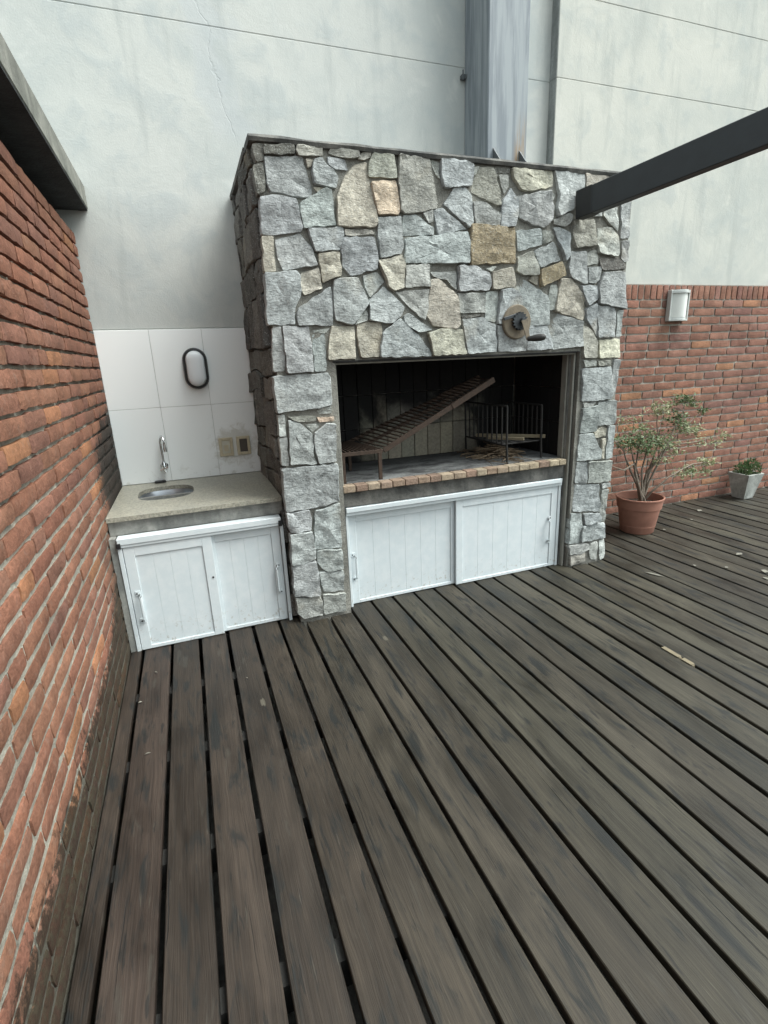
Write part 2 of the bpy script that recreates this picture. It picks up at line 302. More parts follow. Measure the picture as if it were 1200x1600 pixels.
# ------------------------------------------------------------------ object helpers
def wm(o):
    b = o.matrix_basis
    return (wm(o.parent) @ o.matrix_parent_inverse @ b) if o.parent else b.copy()
def attach(o, parent):
    o.parent = parent; o.matrix_parent_inverse = wm(parent).inverted()
def link(name, me, mat=None, parent=None, color=None):
    o = bpy.data.objects.new(name, me); COL.objects.link(o)
    if mat and not me.materials: me.materials.append(mat)
    if parent: attach(o, parent)
    if color: o.color = (*color, 1)
    return o
def tag(o, label, cat, group=None):
    o['label'] = label; o['category'] = cat
    if group: o['group'] = group
    return o
def thing(name, loc, label, cat, group=None):
    o = bpy.data.objects.new(name, None); COL.objects.link(o); o.location = loc; o.empty_display_size = .1
    return tag(o, label, cat, group)
class MB:
    def __init__(s): s.bm = bmesh.new()
    def box(s, x0, x1, y0, y1, z0, z1, bev=0.0, seg=1):
        r = bmesh.ops.create_cube(s.bm, size=1, matrix=Matrix.Translation(((x0+x1)/2, (y0+y1)/2, (z0+z1)/2)) @ Matrix.Diagonal((x1-x0, y1-y0, z1-z0, 1)))
        if bev:
            es = {e for v in r['verts'] for e in v.link_edges}
            bmesh.ops.bevel(s.bm, geom=list(es), offset=bev, segments=seg, affect='EDGES', profile=.5)
        return s
    def obox(s, c, ax, ay, az, hx, hy, hz, bev=0.0):   # oriented box
        m = Matrix((ax, ay, az)).transposed().to_4x4(); m.translation = c
        r = bmesh.ops.create_cube(s.bm, size=2, matrix=m @ Matrix.Diagonal((hx, hy, hz, 1)))
        if bev:
            es = {e for v in r['verts'] for e in v.link_edges}
            bmesh.ops.bevel(s.bm, geom=list(es), offset=bev, segments=1, affect='EDGES')
        return s
    def tube(s, pts, rad, n=8, caps=True):
        pts = [Vector(p) for p in pts]; rs = rad if isinstance(rad, (list, tuple)) else [rad] * len(pts)
        rings = []; up = Vector((0, 0, 1))
        for i, p in enumerate(pts):
            t = (pts[min(i+1, len(pts)-1)] - pts[max(i-1, 0)]).normalized()
            a = t.cross(up if abs(t.z) < .95 else Vector((0, 1, 0))).normalized(); b = t.cross(a)
            rings.append([s.bm.verts.new(p + (a * math.cos(2*math.pi*k/n) + b * math.sin(2*math.pi*k/n)) * rs[i]) for k in range(n)])
        for q, r in zip(rings, rings[1:]):
            for k in range(n): s.bm.faces.new((q[k], q[(k+1) % n], r[(k+1) % n], r[k]))
        if caps: s.bm.faces.new(rings[0]); s.bm.faces.new(rings[-1])
        return s
    def lathe(s, prof, c, n=32, axis='z', closed=False):
        rings = []
        for r, h in prof:
            ring = []
            for k in range(n):
                a = 2*math.pi*k/n; u, v = r*math.cos(a), r*math.sin(a)
                q = (u, v, h) if axis == 'z' else ((u, h, v) if axis == 'y' else (h, u, v))
                ring.append(s.bm.verts.new(Vector(c) + Vector(q)))
            rings.append(ring)
        prs = list(zip(rings, rings[1:])) + ([(rings[-1], rings[0])] if closed else [])
        for q, r in prs:
            for k in range(n): s.bm.faces.new((q[k], q[(k+1) % n], r[(k+1) % n], r[k]))
        if not closed:
            if prof[0][0] > 1e-6: s.bm.faces.new(rings[0])
            if prof[-1][0] > 1e-6: s.bm.faces.new(rings[-1])
        return s
    def prism(s, poly, d0, d1, fn):       # fn(a,b,d)->xyz
        A = [s.bm.verts.new(fn(a, b, d0)) for a, b in poly]; B = [s.bm.verts.new(fn(a, b, d1)) for a, b in poly]
        n = len(poly)
        s.bm.faces.new(A); s.bm.faces.new(B)
        for i in range(n): s.bm.faces.new((A[i], A[(i+1) % n], B[(i+1) % n], B[i]))
        return s
    def mesh(s, name, smooth=None):
        bmesh.ops.remove_doubles(s.bm, verts=s.bm.verts, dist=1e-6)
        bmesh.ops.recalc_face_normals(s.bm, faces=s.bm.faces)
        me = bpy.data.meshes.new(name); s.bm.to_mesh(me); s.bm.free()
        if smooth is not None:
            me.polygons.foreach_set('use_smooth', [True] * len(me.polygons)); me.set_sharp_from_angle(angle=R(smooth))
        return me
    def build(s, name, mat, parent=None, smooth=None, color=None):
        return link(name, s.mesh(name, smooth), mat, parent, color)
def box(name, mat, parent, x0, x1, y0, y1, z0, z1, bev=0.0, color=None):
    return MB().box(x0, x1, y0, y1, z0, z1, bev).build(name, mat, parent, color=color)
def jit(c, a=.12):
    f = 1 + random.uniform(-a, a); return tuple(max(0, q * f * (1 + random.uniform(-.018, .018))) for q in c)

# ================================================================== GROUND + DECK
g = MB(); g.bm.faces.new([g.bm.verts.new(v) for v in ((-400, -400, -.30), (400, -400, -.30), (400, 400, -.30), (-400, 400, -.30))])
g = g.build('ground', M_GROUND); g['kind'] = 'structure'
deck = bpy.data.objects.new('deck', None); COL.objects.link(deck); deck['kind'] = 'structure'; deck.location = (1, -2, 0)
deck['label'] = 'weathered dark timber deck of long parallel boards with open gaps'
for i in range(12):
    y = -4.7 + i * .48
    if y < 0.1: box('joist', M_JOIST, deck, -.915, 6.9, y, y + .06, -.13, -.0305)
def plank_end(x0, x1):
    xm = (x0 + x1) / 2
    if xm < -.0: return .084
    if xm < .24: return -.012
    if x1 < .36: return -.012
    if xm < 1.95: return .094
    if xm < 2.36: return -.014
    return .845
PITCH = .1497
random.seed(11)
for i in range(-1, 51):
    xa = -.854 + i * PITCH; xb = xa + PITCH
    if i == -1: x0, x1 = -.914, -.861
    else:
        gp = random.uniform(.0145, .0195); x0, x1 = xa + gp/2 + random.uniform(-.0015, .0015), xb - gp/2 + random.uniform(-.0015, .0015)
    ye = plank_end(x0, x1) + random.uniform(-.006, .004); ys = -5.0
    m = MB(); sg = 40; rows = []; sd_ = random.uniform(0, 99); zo = random.uniform(-.0015, .0015)
    for j in range(sg + 1):
        y = ys + (ye - ys) * j / sg
        wl_ = noise.noise((sd_, y * 1.7, 0)) * .0022; wr_ = noise.noise((sd_ + 50, y * 1.7, 0)) * .0022; wz = noise.noise((sd_, y * .8, 9)) * .002 + zo
        cup = .0012
        prof = [(x0 + wl_, -.030), (x0 + wl_, -.003), (x0 + wl_ + .0026, 0.0), ((x0 + x1) / 2, cup), (x1 + wr_ - .0026, 0.0), (x1 + wr_, -.003), (x1 + wr_, -.030)]
        rows.append([m.bm.verts.new((px, y, pz + wz)) for px, pz in prof])
    for a, b in zip(rows, rows[1:]):
        for k in range(7): m.bm.faces.new((a[k], a[(k+1) % 7], b[(k+1) % 7], b[k]))
    m.bm.faces.new(rows[0]); m.bm.faces.new(rows[-1])
    f = min(1, max(0, (x0 + .9) / 1.6))
    base = [a + (b - a) * f for a, b in zip((.0285, .0205, .0152), (.0320, .0284, .0202))]
    m.build('plank', M_WOOD, deck, smooth=35, color=jit(base, .24))

# ================================================================== PLASTER WALLS
def band_wall(name, label, x0, x1, yf, cuts, depth, mat):
    t = thing(name, ((x0 + x1) / 2, yf + depth / 2, cuts[0]), label, 'wall')
    for a, b in zip(cuts, cuts[1:]):
        box('plaster_band', mat, t, x0, x1, yf, yf + depth, a + .0016, b - .0016, .003)
    box('wall_core', mat, t, x0 + .01, x1 - .01, yf + .0035, yf + depth - .01, cuts[0] + .01, cuts[-1] - .01)
    return t
bw = band_wall('plaster_wall', 'tall pale plastered wall rising behind the stone barbecue and sink', -1.6, 2.343, .940, [-.30, 1.734, 3.373, 3.862, 5.2], .25, M_PLAST)
rw = band_wall('plaster_wall', 'pale plastered wall standing forward above the red brick facing', 2.343, 9.0, .862, [-.30, 2.012, 3.373, 3.862, 5.2], .32, M_PLAST_W)
for a, b in ((2.02, 3.371), (3.375, 3.860), (3.864, 5.19)): box('reveal_strip', M_STRIP, rw, 2.3395, 2.3425, .866, .9385, a, b)  # darker grey strip covering the left-facing reveal
# white wall tiles above the sink
box('tile_grout', M_GROUT, bw, -.918, -.004, .931, .939, .76, 1.731)
xs = [-.916, -.608, -.293, -.006]; zs = [.762, 1.250, 1.731]
for i in range(3):
    for j in range(2):
        box('tile', M_TILE, bw, xs[i] + .0013, xs[i+1] - .0013, .926, .936, zs[j] + .0013, zs[j+1] - .0013, .0012)

# ================================================================== BRICKS
def brick_variant(L, H, D, seed, rough):
    """front face in local XY plane (x length, y height), +z outward, back at -D"""
    rnd = random.Random(seed); m = MB(); nu, nv = 7, 4; vs = {}
    for i in range(nu):
        for j in range(nv):
            u = -L/2 + L * i / (nu-1); v = -H/2 + H * j / (nv-1)
            edge = i in (0, nu-1) or j in (0, nv-1)
            eu = noise.noise((seed*3.1 + j*1.7, i*.9, 1)) * rough if i in (0, nu-1) else rnd.uniform(-.004, .004)
            ev = noise.noise((seed*2.3 + i*.8, j*2.0, 5)) * rough * 1.1 if j in (0, nv-1) else rnd.uniform(-.003, .003)
            wv = (-.0016 - rnd.uniform(0, rough*.35)) if edge else noise.noise((seed + i*.7, j*.9, 8)) * rough * .7
            if i in (0, nu-1) and j in (0, nv-1): wv -= .001; eu -= math.copysign(.0015, u); ev -= math.copysign(.0015, v)
            vs[i, j] = m.bm.verts.new((u + eu, v + ev, wv))
    for i in range(nu-1):
        for j in range(nv-1): m.bm.faces.new((vs[i, j], vs[i+1, j], vs[i+1, j+1], vs[i, j+1]))
    ring = [(i, 0) for i in range(nu)] + [(nu-1, j) for j in range(1, nv)] + [(i, nv-1) for i in range(nu-2, -1, -1)] + [(0, j) for j in range(nv-2, 0, -1)]
    bk = [m.bm.verts.new((vs[q].co.x, vs[q].co.y, -D)) for q in ring]
    for k in range(len(ring)):
        a, b = vs[ring[k]], vs[ring[(k+1) % len(ring)]]; m.bm.faces.new((b, a, bk[k], bk[(k+1) % len(ring)]))
    me = m.mesh('brick', 38); return me
PAL = [(.212, .098, .066), (.205, .092, .062), (.190, .088, .062), (.220, .105, .070), (.178, .086, .064), (.208, .100, .072), (.198, .092, .062)]
ORANGE = (.28, .130, .072)
def lay(wall, rows, variants, place, mat, facing, limit, ncol):
    """rows: list of (u0,u1,v0,v1,kind) ; place(u,v)->world ; the largest in view become brick objects, the rest one stuff part"""
    items = []
    for (uc, vc, kind, sx) in rows:
        p = place(uc, vc); d = (CM.transposed() @ (p - cam.location))
        if d.z < -.05:
            x, y = 600 + 801.69 * d.x / -d.z, 800 - 801.69 * d.y / -d.z
            inside = -60 < x < 1260 and -60 < y < 1660
        else: inside = False
        hid = facing == 'front' and p.x < 3.03
        items.append(((0 if (inside and not hid) else 1, (p - cam.location).length), uc, vc, kind, sx, p))
    items.sort(key=lambda t: t[0])
    rest = bmesh.new()
    for n, (key, uc, vc, kind, sx, p) in enumerate(items):
        me = random.choice(variants[kind])
        if facing == 'right': basis = Matrix(((0, 0, 1), (1, 0, 0), (0, 1, 0)))      # local x->+Y, y->+Z, z->+X
        else: basis = Matrix(((1, 0, 0), (0, 0, -1), (0, 1, 0)))                     # local x->+X, y->+Z, z->-Y
        flip = random.choice((0, 1))
        sy = .92 + .08 * max(0, min(1, (vc - 1.0) / .4)) if facing == 'right' else 1.0     # fatter, flush joints low on the old wall
        loc = Matrix.Rotation(math.pi * flip, 3, 'Z') @ Matrix.Diagonal((sx, sy, 1))
        rot = basis @ Matrix.Rotation(random.gauss(0, .007), 3, 'Z') @ Matrix.Rotation(max(-.006, min(.006, random.gauss(0, .004))), 3, 'Y') @ Matrix.Rotation(random.gauss(0, .012), 3, 'X') @ loc
        out = basis @ Vector((0, 0, max(.0006, random.gauss(.0018, .0016))))
        M4 = rot.to_4x4(); M4.translation = p + out
        c = jit(ORANGE, .15) if random.random() < ncol else jit(random.choice(PAL), .11)
        if facing == 'right': c = tuple(a*b for a, b in zip(c, (.97, .98, .94)))
        if facing == 'front': c = tuple(a*b for a, b in zip(c, (1.22, 1.34, 1.42)))
        if n < limit and key[0] == 0:
            o = link('brick', me, mat, None, c); o.matrix_basis = M4; attach(o, wall); 
        else:
            k0 = len(rest.verts); rest.from_mesh(me); rest.verts.ensure_lookup_table()
            for v in rest.verts[k0:]: v.co = M4 @ v.co
    me = bpy.data.meshes.new('bricks_beyond'); rest.to_mesh(me); rest.free()
    o = link('bricks_beyond', me, mat, wall, PAL[0]); o['kind'] = 'stuff'
def mortar_sheet(name, mat, wall, u0, u1, v0, v1, fn, depth_fn, step=.03):
    nu, nv = int((u1-u0)/step), int((v1-v0)/step); m = MB(); g_ = []
    for i in range(nu+1):
        r_ = []
        for j in range(nv+1):
            u, v = u0 + (u1-u0)*i/nu, v0 + (v1-v0)*j/nv
            d = depth_fn(v) + noise.noise((u*14, v*14, 3.3)) * .0028 + noise.noise((u*50, v*50, 1.3)) * .0015
            r_.append(m.bm.verts.new(fn(u, v, d)))
        g_.append(r_)
    for i in range(nu):
        for j in range(nv): m.bm.faces.new((g_[i][j], g_[i+1][j], g_[i+1][j+1], g_[i][j+1]))
    me = m.mesh(name, 60); o = link(name, me, mat, wall); return o
random.seed(21)
LW = thing('brick_wall', (-1.0, -1, -.3), 'tall red brick wall with raked joints and dark damp stains beside the sink', 'wall')
VL = {'a': [brick_variant(.246, .0535, .035, s, .0062) for s in range(8)], 'h': [brick_variant(.118, .0535, .035, s + 20, .006) for s in range(4)]}
rows = []
for r_ in range(33):
    v = .002 + .0686 * (r_ + .5); off = (.131 if r_ % 2 else 0) + random.uniform(-.02, .02); u = .935
    first = True
    while u > -3.6:
        L = .262 * random.uniform(.94, 1.06); kind = 'a'
        if first and r_ % 2: L = .131; kind = 'h'
        elif random.random() < .07: L = .131; kind = 'h'
        first = False
        rows.append((u - L/2, v + random.uniform(-.002, .002), kind, (L - .0105) / (.246 if kind == 'a' else .118))); u -= L
lay(LW, rows, VL, lambda u, v: Vector((-.916, u, v)), M_BRICK_L, 'right', 298, .07)
mortar_sheet('mortar', M_MORT_L, LW, -3.6, .938, -.30, 2.262, lambda u, v, d: (-.918 - d, u, v), lambda v: .0185 - .0158 * max(0, min(1, (1.45 - v) / .65)))
box('wall_core', M_CONC, LW, -1.35, -.948, -3.6, .938, -.30, 2.250)
box('wall_core', M_SHADECONC, LW, -1.35, -1.20, -3.6, .938, 2.252, 2.388)  # recessed top of the core, coloured near black as recess shade
cp = MB().box(-1.35, -.822, -3.6, .937, 2.392, 2.512, .004).build('coping', M_COPE, LW)
box('soffit_shade', M_SHADECONC, LW, -1.199, -.826, -3.6, .936, 2.384, 2.3925)  # added dark sheet, painted as the shade beneath the coping

RW = thing('brick_wall', (5, .86, 0), 'red brick wall with a soldier course on top behind the potted shrub', 'wall')
VR = {'a': [brick_variant(.236, .0565, .03, s + 40, .0035) for s in range(8)], 'h': [brick_variant(.112, .0565, .03, s + 60, .0035) for s in range(4)], 's': [brick_variant(.0575, .112, .03, s + 80, .003) for s in range(5)]}
rows = []
for r_ in range(27):
    v = 1.894 - .0702 * (r_ + .5); u = 2.30 + (.125 if r_ % 2 else .0) + random.uniform(-.015, .015)
    while u < 8.5:
        L = .25 * random.uniform(.96, 1.04); kind = 'a'
        if random.random() < .05: L = .125; kind = 'h'
        rows.append((u + L/2, v, kind, (L - .014) / (.236 if kind == 'a' else .112))); u += L
u = 2.32
while u < 8.5: rows.append((u, 1.953, 's', 1.0)); u += .0695
lay(RW, rows, VR, lambda u, v: Vector((u, .846, v)), M_BRICK_R, 'front', 299, .06)
mortar_sheet('mortar', M_MORT_R, RW, 2.30, 8.5, -.10, 2.010, lambda u, v, d: (u, .846 + d, v), lambda v: .0075, .04)

# ================================================================== STONE BARBECUE
FP = thing('stone_barbecue', (1.15, .45, 0), 'built-in barbecue faced with blue grey and tan rubble stone', 'barbecue')
W_, H_, DP = 2.30, 2.484, .938
HT = .790     # hearth top
for q in ((.020, .335, .006, DP, -.30, H_), (1.965, 2.285, .006, DP, -.30, H_), (.335, 1.965, .006, .14, 1.492, H_), (.335, 1.965, .72, DP, -.30, H_)):
    box('core', M_MORT, FP, *q)
box('firebox_roof', M_SOOT, FP, .335, 1.965, .14, .72, 1.85, 1.95, color=(.02, .02, .02))
box('hood_front', M_SOOT, FP, .337, 1.963, .141, .17, 1.495, 1.86, color=(.02, .02, .02))
box('top_cover', M_CONC_D, FP, .03, 2.275, .14, DP - .002, H_ - .03, H_ + .002)
# rough stone/mortar capping along the top edge
m = MB(); rg = []
for i in range(61):
    x = -.012 + 2.325 * i / 60; a = noise.noise((x * 5, 1, 0)) * .006; b = noise.noise((x * 9, 4, 0)) * .005
    rg.append([m.bm.verts.new(v) for v in ((x, -.014 + b, H_ - .006 + a), (x, -.022 + b, H_ + .010), (x, -.012 + b, H_ + .022 + a), (x, .15, H_ + .026 + a), (x, .15, H_ - .006))])
for a, b in zip(rg, rg[1:]):
    for k in range(5): m.bm.faces.new((a[k], a[(k+1) % 5], b[(k+1) % 5], b[k]))
m.bm.faces.new(rg[0]); m.bm.faces.new(rg[-1]); m.build('capping', M_CONC_D, FP, 40)
m = MB(); rg = []
for i in range(25):
    y = .15 + (DP - .155) * i / 24; a = noise.noise((y * 5, 7, 0)) * .006
    rg.append([m.bm.verts.new(v) for v in ((-.016, y, H_ - .004 + a), (-.018, y, H_ + .02 + a), (.12, y, H_ + .024), (.12, y, H_ - .004))])
for a, b in zip(rg, rg[1:]):
    for k in range(4): m.bm.faces.new((a[k], a[(k+1) % 4], b[(k+1) % 4], b[k]))
m.bm.faces.new(rg[0]); m.bm.faces.new(rg[-1]); m.build('capping', M_CONC_D, FP, 40)

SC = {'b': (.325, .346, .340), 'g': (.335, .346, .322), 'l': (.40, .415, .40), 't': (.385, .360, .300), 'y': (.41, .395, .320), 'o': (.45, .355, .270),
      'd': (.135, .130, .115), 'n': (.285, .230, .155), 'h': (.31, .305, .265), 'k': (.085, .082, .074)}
ZO = {1: (350, 200), 2: (660, 220), 3: (350, 550), 4: (660, 540)}
STONES = '''1d 150,85 205,80 215,170 175,178 155,130
1d 210,88 375,92 378,140 300,148 215,140
1h 390,94 525,98 528,148 400,150 383,120
1h 570,110 722,117 725,158 640,160 560,135
1h 740,130 790,125 785,155 750,172 718,165
1b 218,152 420,152 472,340 462,368 420,370 250,338 230,300
1d 157,195 205,192 222,300 218,340 180,355 165,280
1t 437,165 480,168 470,200 450,215
1b 480,172 520,160 612,265 600,322 485,300 470,230
1b 555,152 650,168 665,225 600,220 560,195
1t 700,195 765,180 785,290 822,500 810,528 610,525 605,370 650,260
1h 800,130 910,145 925,270 775,260 775,190
1o 790,290 920,280 940,450 930,465 825,465 800,350
1h 940,145 1100,150 1145,390 1138,430 1040,450 970,458 945,440 935,250
1g 1112,165 1160,180 1158,272 1138,250
1b 195,370 300,362 385,385 420,530 410,555 250,572 205,565
1b 410,400 540,325 570,335 600,520 430,537 408,450
1y 480,315 545,318 500,342
1t 203,578 265,578 280,765 218,770
1b 275,600 405,562 470,640 500,735 320,765 290,700
1b 450,540 635,532 640,570 620,655 490,662 475,620
1b 640,588 800,590 825,700 820,755 680,790 635,740 625,660
1h 645,545 790,545 810,570 700,578 650,575
1y 505,672 618,668 628,790 530,828
1t 415,775 505,748 527,860 430,895 412,860
1b 218,778 385,770 405,800 408,900 380,960 380,1050 235,1052 225,900
1b 400,965 570,850 580,900 585,1055 400,1058 390,1000
1b 590,815 715,805 772,940 690,1052 600,1030 588,920
1b 745,792 820,770 860,825 782,908 755,850
1b 775,925 855,850 965,960 950,1005 900,1045 780,1030
1g 700,1055 765,962 773,1030
1b 820,480 945,475 958,640 945,675 840,695 832,620
1b 960,468 1030,462 1125,535 1120,575 960,575
1g 1065,457 1120,435 1120,500 1100,510
1t 825,712 950,682 970,730 965,855 910,872 880,850
1g 975,737 1100,732 1105,850 970,855
1g 920,880 1100,864 1095,960 1075,1030 1000,965
1b 975,592 1303,556 1313,708 1306,724 975,722
1b 962,1010 990,992 1085,1060 1115,1080 1040,1095 970,1045
1b 850,1100 945,1022 1060,1130 1115,1213 1108,1222 838,1228 838,1170
1y 580,1060 700,1062 705,1235 560,1240 565,1130
1t 715,1050 840,1040 845,1130 830,1225 735,1228 712,1110
1l 258,1075 305,1064 330,1200 325,1302 268,1305
1b 315,1064 455,1064 480,1305 340,1312
1b 475,1108 540,1102 550,1290 545,1302 490,1305
1g 480,1082 570,1072 545,1100 475,1098
2t 50,745 90,742 185,830 200,985 180,1005 60,990 20,930 35,850
2y 30,1030 100,1007 215,1012 240,1140 60,1150 45,1080
2b 100,97 225,110 270,130 262,240 115,250 100,180
2h 300,137 385,142 425,340 400,345 265,272
2g 274,142 306,137 288,180 272,186
2d 395,132 470,127 470,170 395,172
2g 410,182 460,182 465,245 440,285 425,240
2b 170,252 235,250 265,290 268,440 250,465 115,340
2b 60,372 110,360 240,472 85,502
2g 270,328 330,332 420,392 410,455 285,445
2b 430,320 475,252 510,320 505,400 490,460 415,462
2y 480,147 700,137 705,240 590,268 530,260 490,200
2l 485,302 600,282 680,270 700,360 690,420 650,465 590,450 520,410 500,350
2g 690,268 720,290 702,320
2l 710,157 780,147 868,165 860,270 800,370 730,405 720,360 735,290
2t 872,170 965,167 1000,190 1000,250 930,330 872,330
2g 1008,170 1060,170 1112,180 1112,315 1060,320 1010,300
2n 258,452 490,467 502,640 495,655 400,655 310,660 258,668 252,560
2b 505,482 630,470 642,555 510,593
2g 645,477 690,482 708,510 700,530 648,553
2b 602,592 705,540 738,640 625,680
2b 705,467 730,462 790,492 790,610 765,645 737,560
2h 510,622 590,592 618,680 622,718 540,720 505,700
2n 630,692 745,647 770,720 635,783
2g 702,422 785,387 800,402 790,440 765,460 705,445
2h 808,422 915,422 930,560 820,575 805,500
2l 900,392 965,377 960,405 930,405
2l 975,372 1050,352 1050,485 1000,440 970,400
2l 1068,332 1118,327 1115,515 1065,523
2l 1075,537 1110,532 1108,640 1085,650 1070,630
2g 945,467 1020,464 1050,510 1050,600 1040,620 945,600 938,540
2g 885,602 930,582 943,612 940,658 885,668
2d 947,627 1060,632 1085,660 1085,688 960,690
2b 795,592 875,592 885,763 865,765 795,735 780,680
2b 890,677 960,674 945,740 925,763 890,760
2b 975,707 1090,702 1095,900 1010,885 945,870 940,780
2b 850,777 935,777 938,850 885,885 860,820
2g 690,772 725,772 720,900 685,908 680,830
2t 740,742 800,742 870,840 875,930 860,960 710,912 730,800
2b 530,737 560,747 670,830 680,900 675,985 550,985 535,860
2t 375,702 480,677 500,770 490,783 375,795
2t 592,722 625,707 620,775 572,747
2b 190,672 290,672 355,710 370,770 355,800 195,805
2g 340,682 400,672 370,702
2g 45,702 170,697 180,702 180,800 130,745 60,725
2g 190,817 340,812 340,920 200,923
2l 345,812 412,802 405,960 385,972 335,965 340,930
2b 420,802 480,792 528,830 538,980 405,980 412,880
2g 487,790 525,772 530,820
2d 205,929 330,934 280,945 215,948
2b 215,957 330,949 345,970 395,985 400,1130 245,1140
2b 405,990 553,990 558,1125 410,1130
2b 563,990 670,990 692,1115 560,1122
2b 682,927 720,922 858,967 855,1100 700,1118 690,1050
2h 860,987 895,1002 943,1080 935,1160 860,1163
2y 950,1067 1065,1062 1063,1160 945,1163
2b 945,882 1030,887 1040,920 1030,1050 940,1055
2b 877,902 933,872 941,900 935,1048 880,960
2b 1050,912 1080,907 1075,1045 1045,1050
4g 858,77 935,82 935,110 870,116
4h 940,82 1000,77 1005,105 940,108
4b 858,127 1005,114 1010,130 1005,285 855,298 860,200
4b 1030,77 1060,77 1050,200 1040,285 1012,290 1017,170
4b 945,302 1040,294 1030,420 940,430 940,370
4g 862,307 935,302 905,330 865,332
4b 858,337 940,322 935,460 848,470
4y 920,467 960,437 990,442 983,485 925,493
4b 845,480 915,472 930,507 958,560 953,606 830,618
4b 995,432 1030,430 1028,600 982,608 987,500
4y 962,502 980,497 972,606 960,600
4b 832,627 885,624 880,736 820,738
4g 890,624 1012,617 1010,725 885,736
4b 822,750 945,744 950,870 945,886 810,891
4l 962,742 1005,734 1003,755 965,768
4g 965,777 998,770 990,860 985,940 955,946 952,870
4b 800,902 855,900 860,1000 840,1058 780,1063
4b 865,902 945,897 948,940 870,960
4b 858,970 905,957 980,952 980,1030 845,1050
4g 785,1074 860,1060 890,1062 895,1088 850,1113 790,1123
4h 790,1132 870,1107 870,1155 840,1165 790,1178
4g 900,1062 940,1050 942,1100 935,1150 905,1145 895,1100
4l 950,1047 982,1040 982,1110 970,1140 950,1145 946,1100
3b 268,134 555,114 570,140 575,283 480,303 290,328 270,200
3l 290,342 325,337 332,450 295,452
3h 340,347 450,342 490,347 495,370 440,375 400,375
3g 500,312 575,290 578,328 500,335
3o 500,350 590,347 590,370 510,376
3b 345,367 410,387 475,442 480,560 500,598 355,603 350,480
3g 437,392 500,380 510,400 475,430
3b 485,437 550,384 595,387 600,583 510,598 490,530
3l 295,464 338,457 350,613 305,610
3b 312,632 605,600 615,798 540,823 335,856 320,740
3b 335,864 455,847 470,900 465,953 360,968 345,940
3b 490,852 620,812 630,1046 490,1058 485,960
3b 355,982 470,962 490,1050 490,1103 430,1133 365,1140
3b 500,1067 630,1057 638,1158 560,1176 530,1163 500,1125
3b 368,1152 490,1120 505,1180 515,1298 380,1310
3b 510,1182 640,1172 645,1278 540,1288 525,1250
3g 385,1320 515,1310 530,1360 530,1408 430,1428 395,1400
3g 532,1302 650,1292 655,1385 540,1408 537,1350'''
def stone_mesh(poly, seed, fn, h0, back, grow=.0):
    rnd = random.Random(seed)
    ar = sum(a[0]*b[1] - b[0]*a[1] for a, b in zip(poly, poly[1:] + poly[:1]))
    if ar < 0: poly = poly[::-1]
    # cut the corners a little, then walk the outline with uneven steps
    cut = []
    n = len(poly)
    for i in range(n):
        p, q, r = Vector(poly[i-1]), Vector(poly[i]), Vector(poly[(i+1) % n])
        c = min(.005, .12 * min((p-q).length, (r-q).length)); cut += [q + (p-q).normalized() * c, q + (r-q).normalized() * c]
    out = []
    for a, b in zip(cut, cut[1:] + cut[:1]):
        L = (b-a).length; k = max(1, int(L / .026)); nn = Vector((-(b-a).y, (b-a).x)).normalized() if L > 1e-6 else Vector((0, 0))
        for j in range(k):
            p = a + (b-a) * (j / k); out.append(p + nn * (rnd.uniform(-.0042, .0042) if j else 0))
    ctr = sum(out, Vector((0, 0))) / len(out)
    size = max((p - ctr).length for p in out)
    tx, ty = rnd.uniform(-.08, .08), rnd.uniform(-.08, .08)
    def hgt(p, f):
        q = (p.x * 11 + seed * 3.7, p.y * 11, seed * 1.3); q2 = (p.x * 34, p.y * 34, seed * 2.1)
        h = h0 + abs(noise.noise(q)) * .020 + abs(noise.noise(q2)) * .006 + tx * (p.x - ctr.x) + ty * (p.y - ctr.y)
        return h
    m = MB(); rings = []
    for f, mode in ((1.0, 'back'), (1.0, 'edge'), (.975, 'in'), (.82, 'in'), (.62, 'in'), (.38, 'in')):
        rg_ = []
        for p in out:
            q = ctr + (p - ctr) * (f + grow)
            if mode == 'back': h = -back
            elif mode == 'edge': h = hgt(q, 1) - .004 - rnd.uniform(0, .004)
            else: h = hgt(q, f)
            rg_.append(m.bm.verts.new(fn(q.x, q.y, h)))
        rings.append(rg_)
    n = len(out)
    for a, b in zip(rings, rings[1:]):
        for k in range(n): m.bm.faces.new((a[k], a[(k+1) % n], b[(k+1) % n], b[k]))
    cv = m.bm.verts.new(fn(ctr.x, ctr.y, hgt(ctr, 0)))
    for k in range(n): m.bm.faces.new((rings[-1][k], rings[-1][(k+1) % n], cv))
    m.bm.faces.new(rings[0])
    return m.mesh('stone', 20)
random.seed(5)
for i, ln in enumerate(STONES.split('\n')):
    f = ln.split(); z = int(f[0][0]); c = f[0][1]; ox, oy = ZO[z]
    poly = []
    for q in f[1:]:
        u, v = map(float, q.split(','))
        P = onplane(ox + u / 3.4286, oy + v / 3.4286, 1, -.008)
        poly.append((min(W_ + .005, max(-.004, P.x)), max(.004, min(H_ - .004, P.z))))
    big = max(a for a, b in poly) - min(a for a, b in poly)
    me = stone_mesh(poly, i + 1, lambda a, b, h: (a, -h, b), random.uniform(.000, .016) - (.008 if big < .1 else 0), .045, .034)
    link('stone', me, M_STONE, FP, jit(SC[c], .13))
